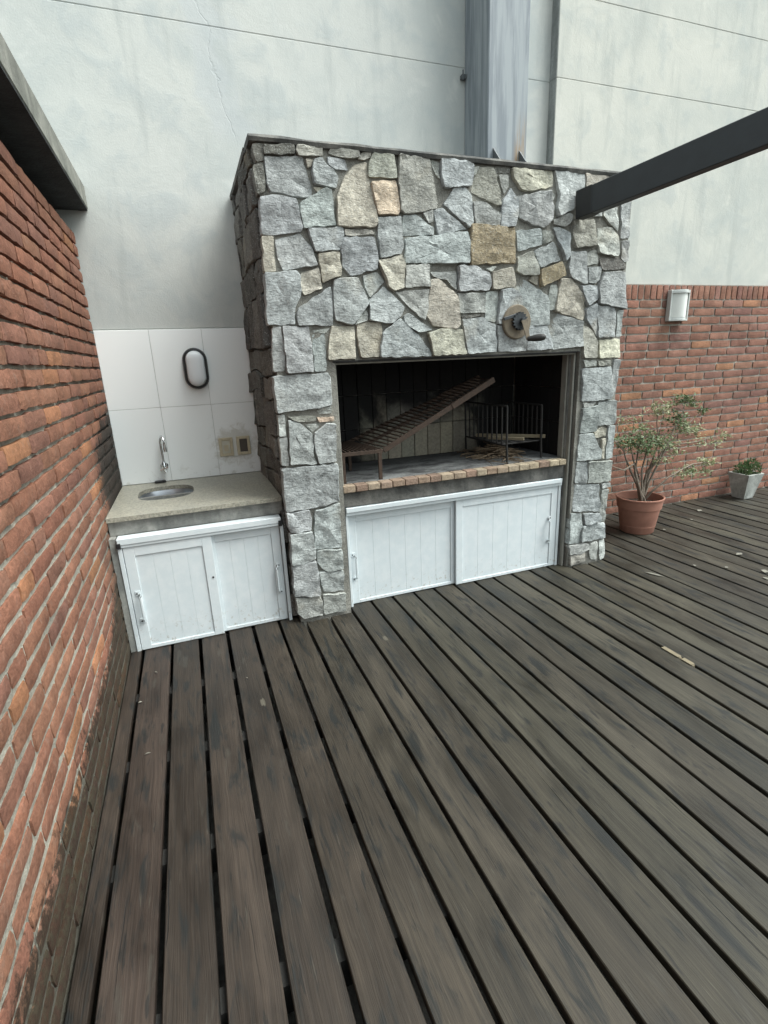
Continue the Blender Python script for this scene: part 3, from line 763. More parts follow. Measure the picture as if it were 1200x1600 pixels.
# rubble side walls
def side_stones(xf, sgn, seed, y0, y1):
    rnd = random.Random(seed); z = .004; r_ = 0
    edges = []
    zs_ = [z]
    while z < H_ - .02:
        z += rnd.uniform(.11, .24); zs_.append(min(z, H_ - .004))
    for a, b in zip(zs_, zs_[1:]):
        if b - a < .02: continue
        y = y0
        while y < y1 - .03:
            L = rnd.uniform(.16, .40); e = min(y + L, y1)
            if y1 - e < .08: e = y1
            def sk(yy, zz): return noise.noise((yy*2.3, zz*2.3, seed)) * .055
            mid = (a+b)/2
            poly = [(y + .006, a + .006 + sk(y, a)), ((y+e)/2, a + .006 + sk((y+e)/2, a)), (e - .006, a + .006 + sk(e, a)), (e - .004 + sk(mid, e)*.3, mid), (e - .006, b - .006 + sk(e, b)), ((y+e)/2, b - .006 + sk((y+e)/2, b)), (y + .006, b - .006 + sk(y, b)), (y + .008 + sk(mid, y)*.3, mid)]
            poly = [(p, max(.004, min(H_ - .004, q))) for p, q in poly]
            me = stone_mesh(poly, rnd.randint(100, 9999), lambda a_, b_, h: (xf + sgn * h, a_, b_), rnd.uniform(-.002, .016), .04)
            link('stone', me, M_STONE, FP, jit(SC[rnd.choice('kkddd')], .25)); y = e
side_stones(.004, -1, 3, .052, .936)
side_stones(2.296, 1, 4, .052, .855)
# inner cheeks of the piers, steel frame of the opening
XL, XR, ZT = .352, 1.925, 1.472
for x0, x1 in ((.318, XL), (XR + .012, 1.968)): box('jamb', M_CONC, FP, x0, x1, .062, .135, 0.0, 1.49)
box('frame_post', M_FRAME, FP, XL - .026, XL - .002, .042, .060, .745, ZT + .012, .002)
box('frame_post', M_FRAME, FP, XR + .016, XR + .030, .030, .060, .0, ZT + .012, .002)
box('frame_post', M_FRAME, FP, XR + .000, XR + .011, .075, .125, HT, ZT + .012, .002)
box('frame_lintel', M_FRAME, FP, XL - .026, XR + .030, .028, .042, ZT, ZT + .010, .002)
box('lintel_angle', M_IRON, FP, XL - .03, XR + .034, .0, .14, ZT + .012, ZT + .020)
# hearth
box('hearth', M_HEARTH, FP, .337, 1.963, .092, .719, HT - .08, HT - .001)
random.seed(8)
x = XL - .012; k = 0
while x < XR - .01:
    L = min(random.uniform(.074, .090), XR + .002 - x)
    MB().box(x + .0015, x + L - .0015, .022 + random.uniform(-.003, .003), .0915, HT - .040 + random.uniform(-.002, .001), HT + random.uniform(-.002, .002), .005, 2)\
        .build('hearth_brick', M_HBRICK, FP, color=jit(random.choice([(.33, .26, .19), (.30, .225, .165), (.34, .28, .205), (.28, .20, .15)]), .15)); x += L
box('concrete_band', M_CONC_D, FP, XL - .014, XR + .004, .052, .14, .655, HT - .043, .004)
# firebricks
fb = [(.20, .188, .152), (.22, .20, .158), (.165, .158, .135)]
def firebricks(n0, n1, wdt, fn, rows=4):
    k = 0; u = n0
    while u < n1 - .02:
        e = min(u + wdt, n1)
        for r_ in range(rows):
            z0 = HT + .0 + r_ * .235; z1 = min(z0 + .235, 1.845)
            d = random.uniform(-.003, .003); m = MB(); q = fn(u + .002, e - .002, d); m.box(*q, z0 + .002, z1 - .002, .003)
            m.build('firebrick', M_SOOT, FP, color=jit(random.choice(fb), .15))
        u = e
firebricks(.352, 1.948, .106, lambda a, b, d: (a, b, .694 + d, .719))
firebricks(.145, .69, .115, lambda a, b, d: (.337, .352 + d, a, b))
firebricks(.145, .69, .115, lambda a, b, d: (1.948 + d, 1.963, a, b))

# ------------------------------------------------------------------ sliding doors
def door(parent, name, label, x0, x1, yf, z0, z1, nb, hx, hz0, hz1, st=.052, hside=1):
    d = MB()
    d.box(x0, x0 + st, yf, yf + .018, z0, z1, .0015).box(x1 - st, x1, yf, yf + .018, z0, z1, .0015)
    d.box(x0 + st, x1 - st, yf, yf + .018, z1 - st, z1, .0015).box(x0 + st, x1 - st, yf, yf + .018, z0, z0 + .02, .0015)
    o = d.build(name, M_WHITE, parent); o['label'] = label
    wv = (x1 - x0 - 2*st) / nb
    for i in range(nb): box('board', M_WHITE, o, x0 + st + i*wv + .0002, x0 + st + (i+1)*wv - .0002, yf + .006, yf + .014, z0 + .0205, z1 - st - .0003, .0008)
    h = MB(); s_ = .010
    h.box(hx - .012, hx + .012, yf - .004, yf, hz1 - .028, hz1, .001).box(hx - .012, hx + .012, yf - .004, yf, hz0, hz0 + .028, .001)
    h.tube([(hx + .006*hside, yf - .003, hz1 - .016), (hx + .012*hside, yf - .026, hz1 - .030), (hx + .012*hside, yf - .026, hz0 + .030), (hx + .006*hside, yf - .003, hz0 + .016)], .0075, 6)
    ho = h.build('handle', M_WHITE, o, 40)
    s = MB()
    for zz in (hz0 + .014, hz1 - .014): s.lathe([(.0001, -.006), (.004, -.006), (.0045, -.004)], (hx - .004*hside, yf, zz), 8, 'y')
    s.build('screw', M_SCREW, o)
    return o
box('door_rail', M_WHITE, FP, XL + .002, XR - .01, .040, .088, .622, .652, .003)
box('door_rail', M_WHITE, FP, XL + .002, XR - .002, .052, .088, .600, .622, .002)
box('door_frame', M_WHITE, FP, XL + .001, XL + .016, .060, .11, .0, .600, .0015)
box('door_frame', M_WHITE, FP, XR - .022, XR - .001, .060, .11, .0, .600, .0015)
door(FP, 'cabinet_door', 'white boarded sliding door on the left', XL + .018, 1.125, .092, .004, .598, 6, XL + .042, .160, .350)
door(FP, 'cabinet_door', 'white boarded sliding door on the right', 1.100, XR - .024, .066, .004, .598, 6, 1.842, .185, .385, .05, -1)

# ================================================================== SINK COUNTER
SK = thing('sink_counter', (-.46, .5, 0), 'low sink cabinet with speckled granite top and white sliding doors', 'cabinet')
box('concrete_band', M_CONC, SK, -.914, -.004, .118, .30, .655, .734, .003)
box('side_pier', M_CONC, SK, -.914, -.884, .060, .60, 0.0, .655)
box('cabinet_back', M_CONC, SK, -.884, -.020, .60, .63, 0.0, .733)
box('cabinet_floor', M_CONC, SK, -.884, -.020, .12, .60, -.02, -.004)
m = MB(); CX, CY, A_, B_ = -.635, .585, .160, .185
x0, x1, y0, y1, z0, z1 = -.914, -.0075, .096, .926, .736, .760
angs = [2*math.pi*k/72 for k in range(72)]
for cx_, cy_ in ((x0, y0), (x1, y0), (x1, y1), (x0, y1)):
    a = math.atan2(cy_ - CY, cx_ - CX) % (2*math.pi); j = min(range(72), key=lambda q: abs(angs[q] - a)); angs[j] = a
angs.sort()
def rect_hit(a):
    dx, dy = math.cos(a), math.sin(a); t = 1e9
    if dx > 1e-9: t = min(t, (x1-CX)/dx)
    if dx < -1e-9: t = min(t, (x0-CX)/dx)
    if dy > 1e-9: t = min(t, (y1-CY)/dy)
    if dy < -1e-9: t = min(t, (y0-CY)/dy)
    return CX + dx*t, CY + dy*t
def sup(a, s=1.0):
    c_, s_ = math.cos(a), math.sin(a); r_ = (abs(c_/A_)**2.8 + abs(s_/B_)**2.8) ** (-1/2.8); return CX + c_*r_*s, CY + s_*r_*s
O1 = [m.bm.verts.new((*rect_hit(a), z1)) for a in angs]; O0 = [m.bm.verts.new((*rect_hit(a), z0)) for a in angs]
I1 = [m.bm.verts.new((*sup(a), z1)) for a in angs]; I0 = [m.bm.verts.new((*sup(a), z0)) for a in angs]
n = len(angs)
for k in range(n):
    j = (k+1) % n
    m.bm.faces.new((O1[k], O1[j], I1[j], I1[k])); m.bm.faces.new((O0[k], I0[k], I0[j], O0[j])); m.bm.faces.new((O0[k], O0[j], O1[j], O1[k])); m.bm.faces.new((I1[k], I1[j], I0[j], I0[k]))
m.build('countertop', M_COUNTER, SK)
m = MB(); prs = []
for s_, zz in ((1.10, .7345), (1.012, .7345), (.985, .715), (.95, .64), (.86, .605), (.4, .597), (.12, .594)):
    prs.append([m.bm.verts.new((*sup(a, s_), zz)) for a in angs])
for a, b in zip(prs, prs[1:]):
    for k in range(n): m.bm.faces.new((a[k], a[(k+1) % n], b[(k+1) % n], b[k]))
m.bm.faces.new(prs[-1]); m.build('basin', M_STEEL, SK, 50)
MB().lathe([(.0001, .0), (.022, .0), (.024, .004), (.018, .006), (.0001, .004)], (CX, CY, .5985), 20).build('drain', M_CHROME, SK, 40)
box('door_rail', M_WHITE, SK, -.878, -.032, .044, .112, .622, .657, .003)
box('door_rail', M_WHITE, SK, -.866, -.046, .049, .112, .606, .622, .002)
box('rail_end_cap', M_BLACKP, SK, -.882, -.862, .040, .054, .604, .634, .002)
box('rail_end_cap', M_BLACKP, SK, -.048, -.028, .040, .054, .604, .638, .002)
box('door_frame', M_WHITE, SK, -.882, -.861, .054, .112, 0.0, .602, .0015)
box('door_frame', M_WHITE, SK, -.040, -.022, .054, .112, 0.0, .602, .0015)
door(SK, 'cabinet_door', 'white boarded sliding door on the left', -.858, -.418, .056, .004, .604, 4, -.826, .165, .355)
o = door(SK, 'cabinet_door', 'white boarded sliding door on the right', -.452, -.043, .080, .004, .604, 4, -.070, .175, .372, .05, -1)
MB().lathe([(.0001, -.003), (.005, -.003), (.006, 0)], (-.436, .056, .36), 10, 'y').build('finger_screw', M_SCREW, SK)

# faucet
FX = -.640; fz = .868
FA = thing('faucet', (FX, .926, fz), 'chrome wall tap with a tall curved spout over the sink', 'faucet')
MB().lathe([(.0001, 0), (.024, 0), (.024, -.004), (.014, -.010), (.012, -.030), (.0001, -.030)], (FX, .926, fz), 20, 'y').build('wall_flange', M_CHROME, FA, 35)
MB().lathe([(.0001, -.022), (.014, -.022), (.017, -.014), (.017, .018), (.012, .026), (.010, .034), (.0001, .034)], (FX, .890, fz), 20).build('valve_body', M_CHROME, FA, 35)
m = MB().tube([(FX, .880, fz - .004), (FX, .850, fz - .008)], .008, 10)
for a in range(4):
    t = a * math.pi/2 + .35; m.tube([(FX, .850, fz - .008), (FX + .026*math.cos(t), .850, fz - .008 + .026*math.sin(t))], [.006, .0075], 8)
m.build('cross_handle', M_CHROME, FA, 40)
pts = [(FX, .890, fz + .03), (FX - .002, .890, fz + .12), (FX - .002, .888, fz + .165)]
for k in range(1, 9):
    t = math.pi * k / 8; pts.append((FX + .012 * (1 - math.cos(t)), .888 - .036 * (1 - math.cos(t)), fz + .165 + .040 * math.sin(t)))
pts.append((FX + .024, .816, fz + .135))
MB().tube(pts, [.0075]*3 + [.0075]*8 + [.0085], 12).build('spout', M_CHROME, FA, 40)
MB().tube([pts[-1], (FX + .024, .816, fz + .108)], .0115, 14).build('aerator', M_CHROME, FA, 40)
o = MB().box(-.715, -.645, .885, .915, .7605, .776, .005).build('plug_block', M_BLACKP); tag(o, 'small flat black rubber piece lying at the back of the sink', 'plug')

# bulkhead lamp over the sink
LX, LY, LZ = -.357, .926, 1.484
BL = thing('bulkhead_lamp', (LX, LY, LZ - .13), 'oval bulkhead lamp with black rim on the white tiles', 'lamp')
def stad(hw, hh, n=14):
    r_ = hw; s_ = hh - hw; return [(r_*math.cos(math.pi*k/n), s_ + r_*math.sin(math.pi*k/n)) for k in range(n+1)] + [(-r_*math.cos(math.pi*k/n), -s_ - r_*math.sin(math.pi*k/n)) for k in range(n+1)]
def loft(rings_, mat, name, parent, capend=True, smooth=40):
    m = MB(); rr = [[m.bm.verts.new((LX + a, LY - d, LZ + b)) for a, b in stad(hw, hh)] for hw, hh, d in rings_]
    for a, b in zip(rr, rr[1:]):
        for k in range(len(a)): m.bm.faces.new((a[k], a[(k+1) % len(a)], b[(k+1) % len(b)], b[k]))
    if capend: m.bm.faces.new(rr[-1])
    return m.build(name, mat, parent, smooth)
loft([(.076, .130, 0), (.076, .130, .030), (.071, .125, .044), (.060, .114, .046), (.058, .112, .036), (.058, .112, .01)], M_BLACKP, 'rim', BL, False)
loft([(.058, .112, .030), (.056, .110, .046), (.044, .098, .060), (.026, .080, .067), (.010, .064, .069)], M_LAMPGLASS, 'lens', BL)
box('backplate', M_LAMPFRAME, BL, LX - .05, LX + .05, LY - .010, LY - .001, LZ - .10, LZ + .10)
# switch plates
for nm, x0, x1, z0, z1, ins, lab in (('socket_plate', -.276, -.182, .892, 1.020, M_CREAM2, 'cream wall plate with a pale switch on the tiles'), ('socket_plate', -.158, -.066, .893, 1.022, M_BROWN, 'cream wall plate with a dark brown insert on the tiles')):
    t = thing(nm, ((x0+x1)/2, .926, z0), lab, 'switch')
    m = MB(); b_ = .020
    m.box(x0, x0 + b_, .911, .925, z0, z1, .003).box(x1 - b_, x1, .911, .925, z0, z1, .003).box(x0 + b_, x1 - b_, .911, .925, z0, z0 + b_, .003).box(x0 + b_, x1 - b_, .911, .925, z1 - b_, z1, .003)
    m.build('frame', M_CREAM, t); box('insert', ins, t, x0 + b_, x1 - b_, .917, .925, z0 + b_, z1 - b_, .002)
    if ins is M_CREAM2: box('rocker', M_CREAM, t, x0 + .032, x1 - .032, .912, .917, z0 + .035, z1 - .05, .002)

# ================================================================== FLUE on the block
FL = thing('chimney_flue', (1.79, .78, H_), 'square grey painted chimney flue with rust streak on top of the barbecue', 'chimney')
box('flue', M_FLUE, FL, 1.640, 1.945, .630, .937, H_ + .002, 5.2, .006)
for gx in (1.682, 1.885): MB().prism([(.629, H_ + .003), (.629, 2.805), (.34, H_ + .003)], gx, gx + .008, lambda a, b, d: (d, a, b)).build('gusset', M_GUSSET, FL)
MB().box(1.604, 1.638, .905, .939, 3.30, 3.325, .002).box(1.604, 1.612, .895, .905, 3.285, 3.345, .002).build('wall_bracket', M_GUSSET, FL)

# ================================================================== BEAM
P0 = Vector((1.858, .0, 2.303)); P1 = Vector((2.026, -1.0, 2.362)); dv = (P1 - P0).normalized()
side = dv.cross(Vector((0, 0, 1))).normalized(); upv = side.cross(dv).normalized()
BM_ = thing('pergola_beam', P0 + Vector((0, -.03, -.08)), 'dark stained beam fixed to the stone barbecue and rising outwards', 'beam')
L = 4.2; s0 = .03
MB().obox(P0 + dv*(s0 + L/2), side, dv, upv, .030, L/2, .072, .004).build('beam', M_BEAM, BM_)
MB().obox(P0 + dv*(s0 + .055) - side*.0, side, dv, upv, .034, .055, .074, .003).build('end_shoe', M_BEAMEND, BM_)
MB().lathe([(.0001, -.006), (.007, -.006), (.009, 0)], P0 + dv*(s0 + .075) - side*.034 + upv*.005, 10, 'x').build('bolt', M_STEEL, BM_)

# ================================================================== WINCH
WC = Vector((1.460, -.030, 1.672))
WN = thing('grill_winch', WC, 'rusty round winch plate with crank handle on the stone front', 'winch')
MB().lathe([(.0001, .022), (.094, .022), (.097, .014), (.097, .004), (.092, -.002), (.03, -.004), (.0001, -.004)], WC, 40, 'y').build('backplate', M_RUSTPLATE, WN, 35)
m = MB(); T = 16; poly = []
for k in range(T * 4):
    a = 2*math.pi*k/(T*4); r_ = .052 if k % 4 in (0, 1) else .043; poly.append((r_*math.cos(a), r_*math.sin(a)))
m.prism(poly, -.012, -.030, lambda a, b, d: (WC.x + .002 + a, WC.y + d, WC.z + .002 + b)); m.build('ratchet_gear', M_GEAR, WN)
MB().lathe([(.0001, -.05), (.014, -.05), (.016, -.046), (.016, .0)], WC + Vector((.012, 0, .004)), 16, 'y').build('axle', M_GEAR, WN, 35)
MB().obox(WC + Vector((-.062, -.018, .026)), Vector((.97, 0, .24)).normalized(), Vector((0, 1, 0)), Vector((-.24, 0, .97)).normalized(), .045, .006, .009, .002).build('pawl', M_GEAR, WN)
A0 = WC + Vector((.012, -.052, .006)); A1 = WC + Vector((.040, -.056, -.100))
ad = (A1 - A0).normalized()
m = MB().prism([(-.020, 0), (.020, 0), (.011, .115), (-.011, .115)], -.003, .003, lambda a, b, d: A0 + ad*b + Vector((-ad.z, 0, ad.x)).normalized()*a + Vector((0, d, 0)))
m.build('crank_arm', M_RUSTPLATE, WN)
m = MB(); hb = A1 + Vector((-.004, 0, .0)); hd = Vector((.80, -.60, .06)).normalized()
m.tube([hb + hd*t for t in (0, .012, .04, .075, .095, .104)], [.013, .015, .019, .021, .017, .006], 14); m.build('grip', M_HANDLE, WN, 50)

# ================================================================== GRILL, BASKET, STICKS
GR = thing('grill_rack', (.60, .10, HT), 'rusted grill rack hanging at a slant inside the firebox', 'grill')
def rail(a, b, r_=.009, nm='rail', mat=M_RUST): return MB().tube([a, b], r_, 6).build(nm, mat, GR)
f0, f1 = Vector((.630, .105, .963)), Vector((1.375, .105, 1.334)); r0, r1 = Vector((.520, .46, .980)), Vector((1.480, .46, 1.338))
def flat(a, b, w_=.010, h_=.019):
    d_ = (b-a).normalized(); sd2 = Vector((0, 1, 0)); u2 = d_.cross(sd2).normalized(); return MB().obox((a+b)/2, d_, sd2, u2, (b-a).length/2, w_, h_, .001).build('rail', M_RUST, GR)
flat(f0, f1, .006, .015); flat(r0, r1, .006, .010)
flat(f0 + (f1-f0)*.62, f1 + (f1-f0)*.02, .010, .017); flat(r0 + (r1-r0)*.70, r1 + (r1-r0)*.015, .012, .018)
for k in range(27):
    t = (k + .5) / 27
    a = f0 + (f1-f0)*t + Vector((0, 0, .012)); b = r0 + (r1-r0)*t + Vector((0, 0, .012)); MB().tube([a, b], .0048 + .001*random.random(), 5).build('bar', M_RUST, GR)
mid0, mid1 = (f0*.45 + r0*.55), (f1*.45 + r1*.55); flat(mid0, mid0 + (mid1-mid0)*.96, .006, .010)
e0, e1 = Vector((.358, .105, .962)), Vector((.625, .105, .962)); g0, g1 = Vector((.372, .44, .966)), Vector((.520, .46, .974))
flat(e0, e1, .006, .011); flat(g0, g1, .005, .009)
for k in range(11):
    t = (k + .5)/11; MB().tube([e0 + (e1-e0)*t + Vector((0, 0, .013)), g0 + (g1-g0)*t + Vector((0, 0, .013))], .0045, 5).build('bar', M_RUST, GR)
for px in (.603, .372): box('leg', M_RUST, GR, px - .011, px + .011, .098, .112, HT, .958, .001)
box('leg', M_RUST, GR, .505, .525, .445, .459, HT, .975, .001)
FBK = thing('fire_basket', (1.65, .35, HT), 'black iron fire basket with upright bars beside the slanted grill', 'basket')
for X, zt, y0_, y1_ in ((1.492, 1.168, .095, .640), (1.815, 1.150, .165, .640)):
    for yy in (y0_, y1_): MB().tube([(X + .004, yy - .006 if yy < .3 else yy, HT + .001), (X, yy, HT + .12), (X - .004, yy, zt)], .008, 6).build('post', M_IRON, FBK)
    MB().tube([(X - .004, y0_, zt), (X - .004, y1_, zt)], .007, 6).build('rail', M_IRON, FBK)
    MB().tube([(X, y0_, HT + .12), (X, y1_, HT + .12)], .007, 6).build('rail', M_IRON, FBK)
    for k in range(1, 9):
        yy = y0_ + (y1_ - y0_) * k / 9; MB().tube([(X, yy, HT + .12), (X - .004, yy, zt)], .0055, 5).build('bar', M_IRON, FBK)
for k in range(8):
    yy = .18 + .058 * k; MB().tube([(1.492, yy, HT + .118), (1.815, yy, HT + .118)], .006, 5).build('floor_bar', M_IRON, FBK)
def stick(a, b, hw, hh, label):
    a, b = Vector(a), Vector(b); d_ = (b-a).normalized(); s2 = d_.cross(Vector((0, 0, 1))).normalized(); u2 = s2.cross(d_)
    o = MB().obox((a+b)/2, d_, s2, u2, (b-a).length/2, hw, hh, .0015).build('wood_stick', M_CHIP); tag(o, label, 'stick', 'sticks in the fire basket'); return o
stick((1.50, .50, .935), (1.850, .165, .936), .012, .011, 'longer square stick of raw wood lying across the fire basket')
stick((1.50, .36, .933), (1.665, .150, .935), .011, .009, 'shorter stick of raw wood lying in the fire basket')
random.seed(31); m = MB()
for k in range(130):
    a = random.uniform(0, math.pi); c_ = Vector((random.gauss(1.56, .085), random.gauss(.36, .12), 0)); c_.x = min(1.80, max(1.40, c_.x)); c_.y = min(.62, max(.14, c_.y))
    top = max(.006, .10 * math.exp(-((c_.x - 1.56)**2 + (c_.y - .36)**2) / .02)); zc = HT + random.uniform(.005, top)
    d_ = Vector((math.cos(a), math.sin(a), random.uniform(-.2, .2))) * random.uniform(.03, .09); p = Vector((c_.x, c_.y, zc + .004))
    q0, q1 = p - d_, p + d_; q0.z = max(HT + .003, q0.z); q1.z = max(HT + .003, q1.z); m.tube([q0, (p + Vector((0, 0, random.uniform(0, .01)))), q1], random.uniform(.0015, .0045), 4)
o = m.build('twig_litter', M_ASH); o['kind'] = 'stuff'; o['label'] = 'heap of dry twigs and ash under the fire basket'

# ================================================================== RIGHT WALL LAMP
X0, X1, Z0, Z1, YB = 3.585, 3.805, 1.712, 1.968, .843
WLp = thing('wall_lamp', (3.69, YB, Z0), 'pale rectangular wall lamp with curved opal glass on brick', 'lamp')
box('backplate', M_LAMPFRAME, WLp, X0 + .012, X1 - .012, YB - .018, YB - .001, Z0 + .008, Z1 - .008, .002)
m = MB(); prof = []
for k in range(13):
    t = k/12; xx = X0 + .020 + (X1 - X0 - .040)*t; prof.append((xx, .038 + .048*math.sin(math.pi*t)))
poly = [(X0 + .020, .020)] + prof + [(X1 - .020, .020)]
m.prism([(a, d) for a, d in poly], Z0 + .030, Z1 - .030, lambda a, d, z: (a, YB - d, z)); m.build('glass', M_LAMPGLASS2, WLp, 50)
for za, zb in ((Z1 - .030, Z1), (Z0, Z0 + .030)):
    m = MB(); po = [(X0 + .004, .018)] + [(X0 + .004 + (X1 - X0 - .008)*k/12, .044 + .052*math.sin(math.pi*k/12)) for k in range(13)] + [(X1 - .004, .018)]
    m.prism(po, za + .001, zb - .012 if za > 1.8 else za + .012, lambda a, d, z: (a, YB - d, z)); m.build('hood', M_LAMPFRAME, WLp, 35)
    po2 = [(X0 + .012, .018)] + [(X0 + .012 + (X1 - X0 - .024)*k/12, .038 + .046*math.sin(math.pi*k/12)) for k in range(13)] + [(X1 - .012, .018)]
    z_a, z_b = (zb - .011, zb - .001) if za > 1.8 else (za + .013, za + .029)
    MB().prism(po2, z_a, z_b, lambda a, d, z: (a, YB - d, z)).build('hood_lip', M_LAMPFRAME, WLp, 35)
for xx in (X0, X1 - .014): box('side_bar', M_LAMPFRAME, WLp, xx, xx + .014, YB - .046, YB - .002, Z0 + .001, Z1 - .001, .003)

# ================================================================== POTS + PLANTS
PC = Vector((3.012, .385, 0.0022))
TP = thing('terracotta_pot', PC, 'round terracotta plastic pot holding the straggly shrub', 'pot')
MB().lathe([(.0001, 0), (.126, 0), (.131, .006), (.164, .215), (.156, .215), (.140, .06), (.0001, .05)], PC, 48).build('body', M_TERRA, TP, 40)
MB().lathe([(.165, .214), (.172, .214), (.181, .288), (.188, .291), (.189, .302), (.184, .305), (.176, .300), (.166, .23)], PC, 48, closed=True).build('rim', M_TERRA, TP, 40)
m = MB(); n = 40; rr = [[m.bm.verts.new(PC + Vector((.166*f*math.cos(2*math.pi*k/n), .166*f*math.sin(2*math.pi*k/n), .236 + .012*noise.noise((f*4, k*.5, 2))))) for k in range(n)] for f in (1, .75, .5, .25)]
for a, b in zip(rr, rr[1:]):
    for k in range(n): m.bm.faces.new((a[k], a[(k+1) % n], b[(k+1) % n], b[k]))
m.bm.faces.new(rr[-1]); m.build('soil', M_SOIL, TP, 50)
random.seed(77)
SB = thing('potted_shrub', PC + Vector((0, 0, .235)), 'straggly shrub with bare grey stems and small green leaves', 'shrub')
base = PC + Vector((.03, -.01, .235))
def at(px, py, y): return onplane(px, py, 1, y)
stems = [ [(985, 735, .38), (975, 705, .36), (962, 690, .36)], [(992, 740, .40), (997, 705, .36), (1003, 685, .34)], [(1003, 735, .36), (1012, 690, .40), (1008, 665, .42)],
          [(1012, 740, .42), (1030, 690, .44), (1028, 640, .46)], [(1018, 745, .36), (1045, 690, .34), (1062, 655, .36), (1072, 622, .40)], [(1022, 765, .32), (1045, 745, .28), (1082, 725, .28), (1104, 722, .30)],
          [(1012, 735, .46), (1050, 695, .50), (1090, 690, .50), (1132, 678, .50)], [(998, 745, .46), (985, 700, .50), (990, 652, .50)], [(1010, 740, .34), (1030, 715, .28), (1040, 690, .26)],
          [(990, 725, .34), (975, 735, .30), (955, 728, .30)], [(1020, 725, .40), (1062, 675, .42), (1100, 640, .44)] ]
tips = []
for st in stems:
    pts = [base + Vector((random.uniform(-.03, .03), random.uniform(-.03, .03), 0))] + [at(*q) for q in st]
    # smooth with midpoint noise
    fine = []
    for a, b in zip(pts, pts[1:]):
        for k in range(5):
            t = k/5; fine.append(a.lerp(b, t) + Vector((noise.noise((a.x*9 + t, 1, 3)), noise.noise((a.y*9 + t, 5, 3)), 0)) * .018 * math.sin(math.pi*t))
    fine.append(pts[-1]); n = len(fine)
    MB().tube(fine, [.0115*(1 - .78*i/(n-1)) for i in range(n)], 6).build('stem', M_BARK, SB, 60)
    for i in range(n//2, n, 1): tips.append(fine[i])
m = MB()
twigs = []
CL = [(1000, 690, .36, .12, 150, .12), (978, 692, .36, .08, 80, .12), (1025, 690, .36, .08, 80, .22), (1010, 705, .34, .05, 40, .2), (1068, 625, .40, .055, 60, .10), (1082, 632, .42, .04, 30, .25), (1056, 655, .38, .075, 70, .12), (1066, 668, .36, .07, 60, .45),
      (1098, 642, .44, .03, 22, .12), (1030, 642, .46, .075, 55, .75), (1045, 635, .46, .05, 30, .85), (990, 655, .50, .07, 16, .6), (968, 657, .50, .05, 10, .6), (1080, 672, .40, .075, 60, .7), (1040, 690, .36, .09, 50, .7), (1052, 705, .34, .07, 30, .7),
      (1104, 722, .30, .055, 46, .85), (1100, 738, .30, .04, 22, .85), (1078, 736, .28, .06, 44, .4), (1064, 742, .28, .045, 20, .7), (1118, 692, .46, .06, 26, .75), (1130, 680, .50, .05, 18, .85), (1095, 690, .48, .06, 18, .6), (1030, 720, .32, .07, 22, .75), (1000, 672, .40, .08, 30, .5)]
leafv, leaff, tint = [], [], []
for px, py, yy, rad, cnt, tn in CL:
    c_ = at(px, py, yy); near = min(tips, key=lambda t: (t - c_).length)
    for k in range(max(3, cnt // 8)):
        e_ = c_ + Vector((random.gauss(0, rad*.55), random.gauss(0, rad*.6), random.gauss(0, rad*.4)))
        s_ = min(tips, key=lambda t: (t - e_).length); m.tube([s_, s_.lerp(e_, .5) + Vector((0, 0, .01)), e_], [.003, .0022, .0012], 4, False)
    for k in range(int(cnt*2.2)):
        p = c_ + Vector((random.gauss(0, rad*.6), random.gauss(0, rad*.65), random.gauss(0, rad*.38)))
        d_ = Vector((random.uniform(-1, 1), random.uniform(-1, 1), random.uniform(-.3, .7))).normalized(); s2 = d_.cross(Vector((random.uniform(-.5, .5), random.uniform(-.5, .5), 1))).normalized(); u2 = d_.cross(s2)
        l_ = random.uniform(.022, .040); w_ = l_ * .27; i0 = len(leafv)
        leafv += [p, p + d_*l_*.45 + s2*w_ + u2*.003, p + d_*l_ - u2*.003, p + d_*l_*.45 - s2*w_ + u2*.003]; leaff += [(i0, i0+1, i0+2), (i0, i0+2, i0+3)]
        tint += [min(1, max(0, random.gauss(tn, .13)))] * 4
m.build('twig', M_BARK, SB, 60)['kind'] = 'stuff'
me = bpy.data.meshes.new('foliage'); me.from_pydata([tuple(v) for v in leafv], [], leaff); a_ = me.attributes.new('tint', 'FLOAT', 'POINT'); a_.data.foreach_set('value', tint)
link('foliage', me, M_LEAF, SB)['kind'] = 'stuff'

QC = Vector((4.705, .680, .0022))
PL = thing('square_planter', QC, 'tapered square whitewashed cement planter against the brick wall', 'planter')
def sq(h, z): return [QC + Vector((a*h, b*h, z)) for a, b in ((-1, -1), (1, -1), (1, 1), (-1, 1))]
m = MB(); rg = [[m.bm.verts.new(v) for v in sq(h, z)] for h, z in ((.060, 0), (.063, .005), (.108, .252), (.107, .258), (.094, .258), (.090, .215))]
for a, b in zip(rg, rg[1:]):
    for k in range(4): m.bm.faces.new((a[k], a[(k+1) % 4], b[(k+1) % 4], b[k]))
m.bm.faces.new(rg[0]); m.build('body', M_PLANTER, PL)
m = MB(); m.bm.faces.new([m.bm.verts.new(v) for v in sq(.093, .232)]); m.build('soil', M_SOIL, PL)
SU = thing('succulent_plant', QC + Vector((0, 0, 0.233)), 'low dark green bushy plant growing in the square planter', 'plant')
leafv, leaff, tint = [], [], []
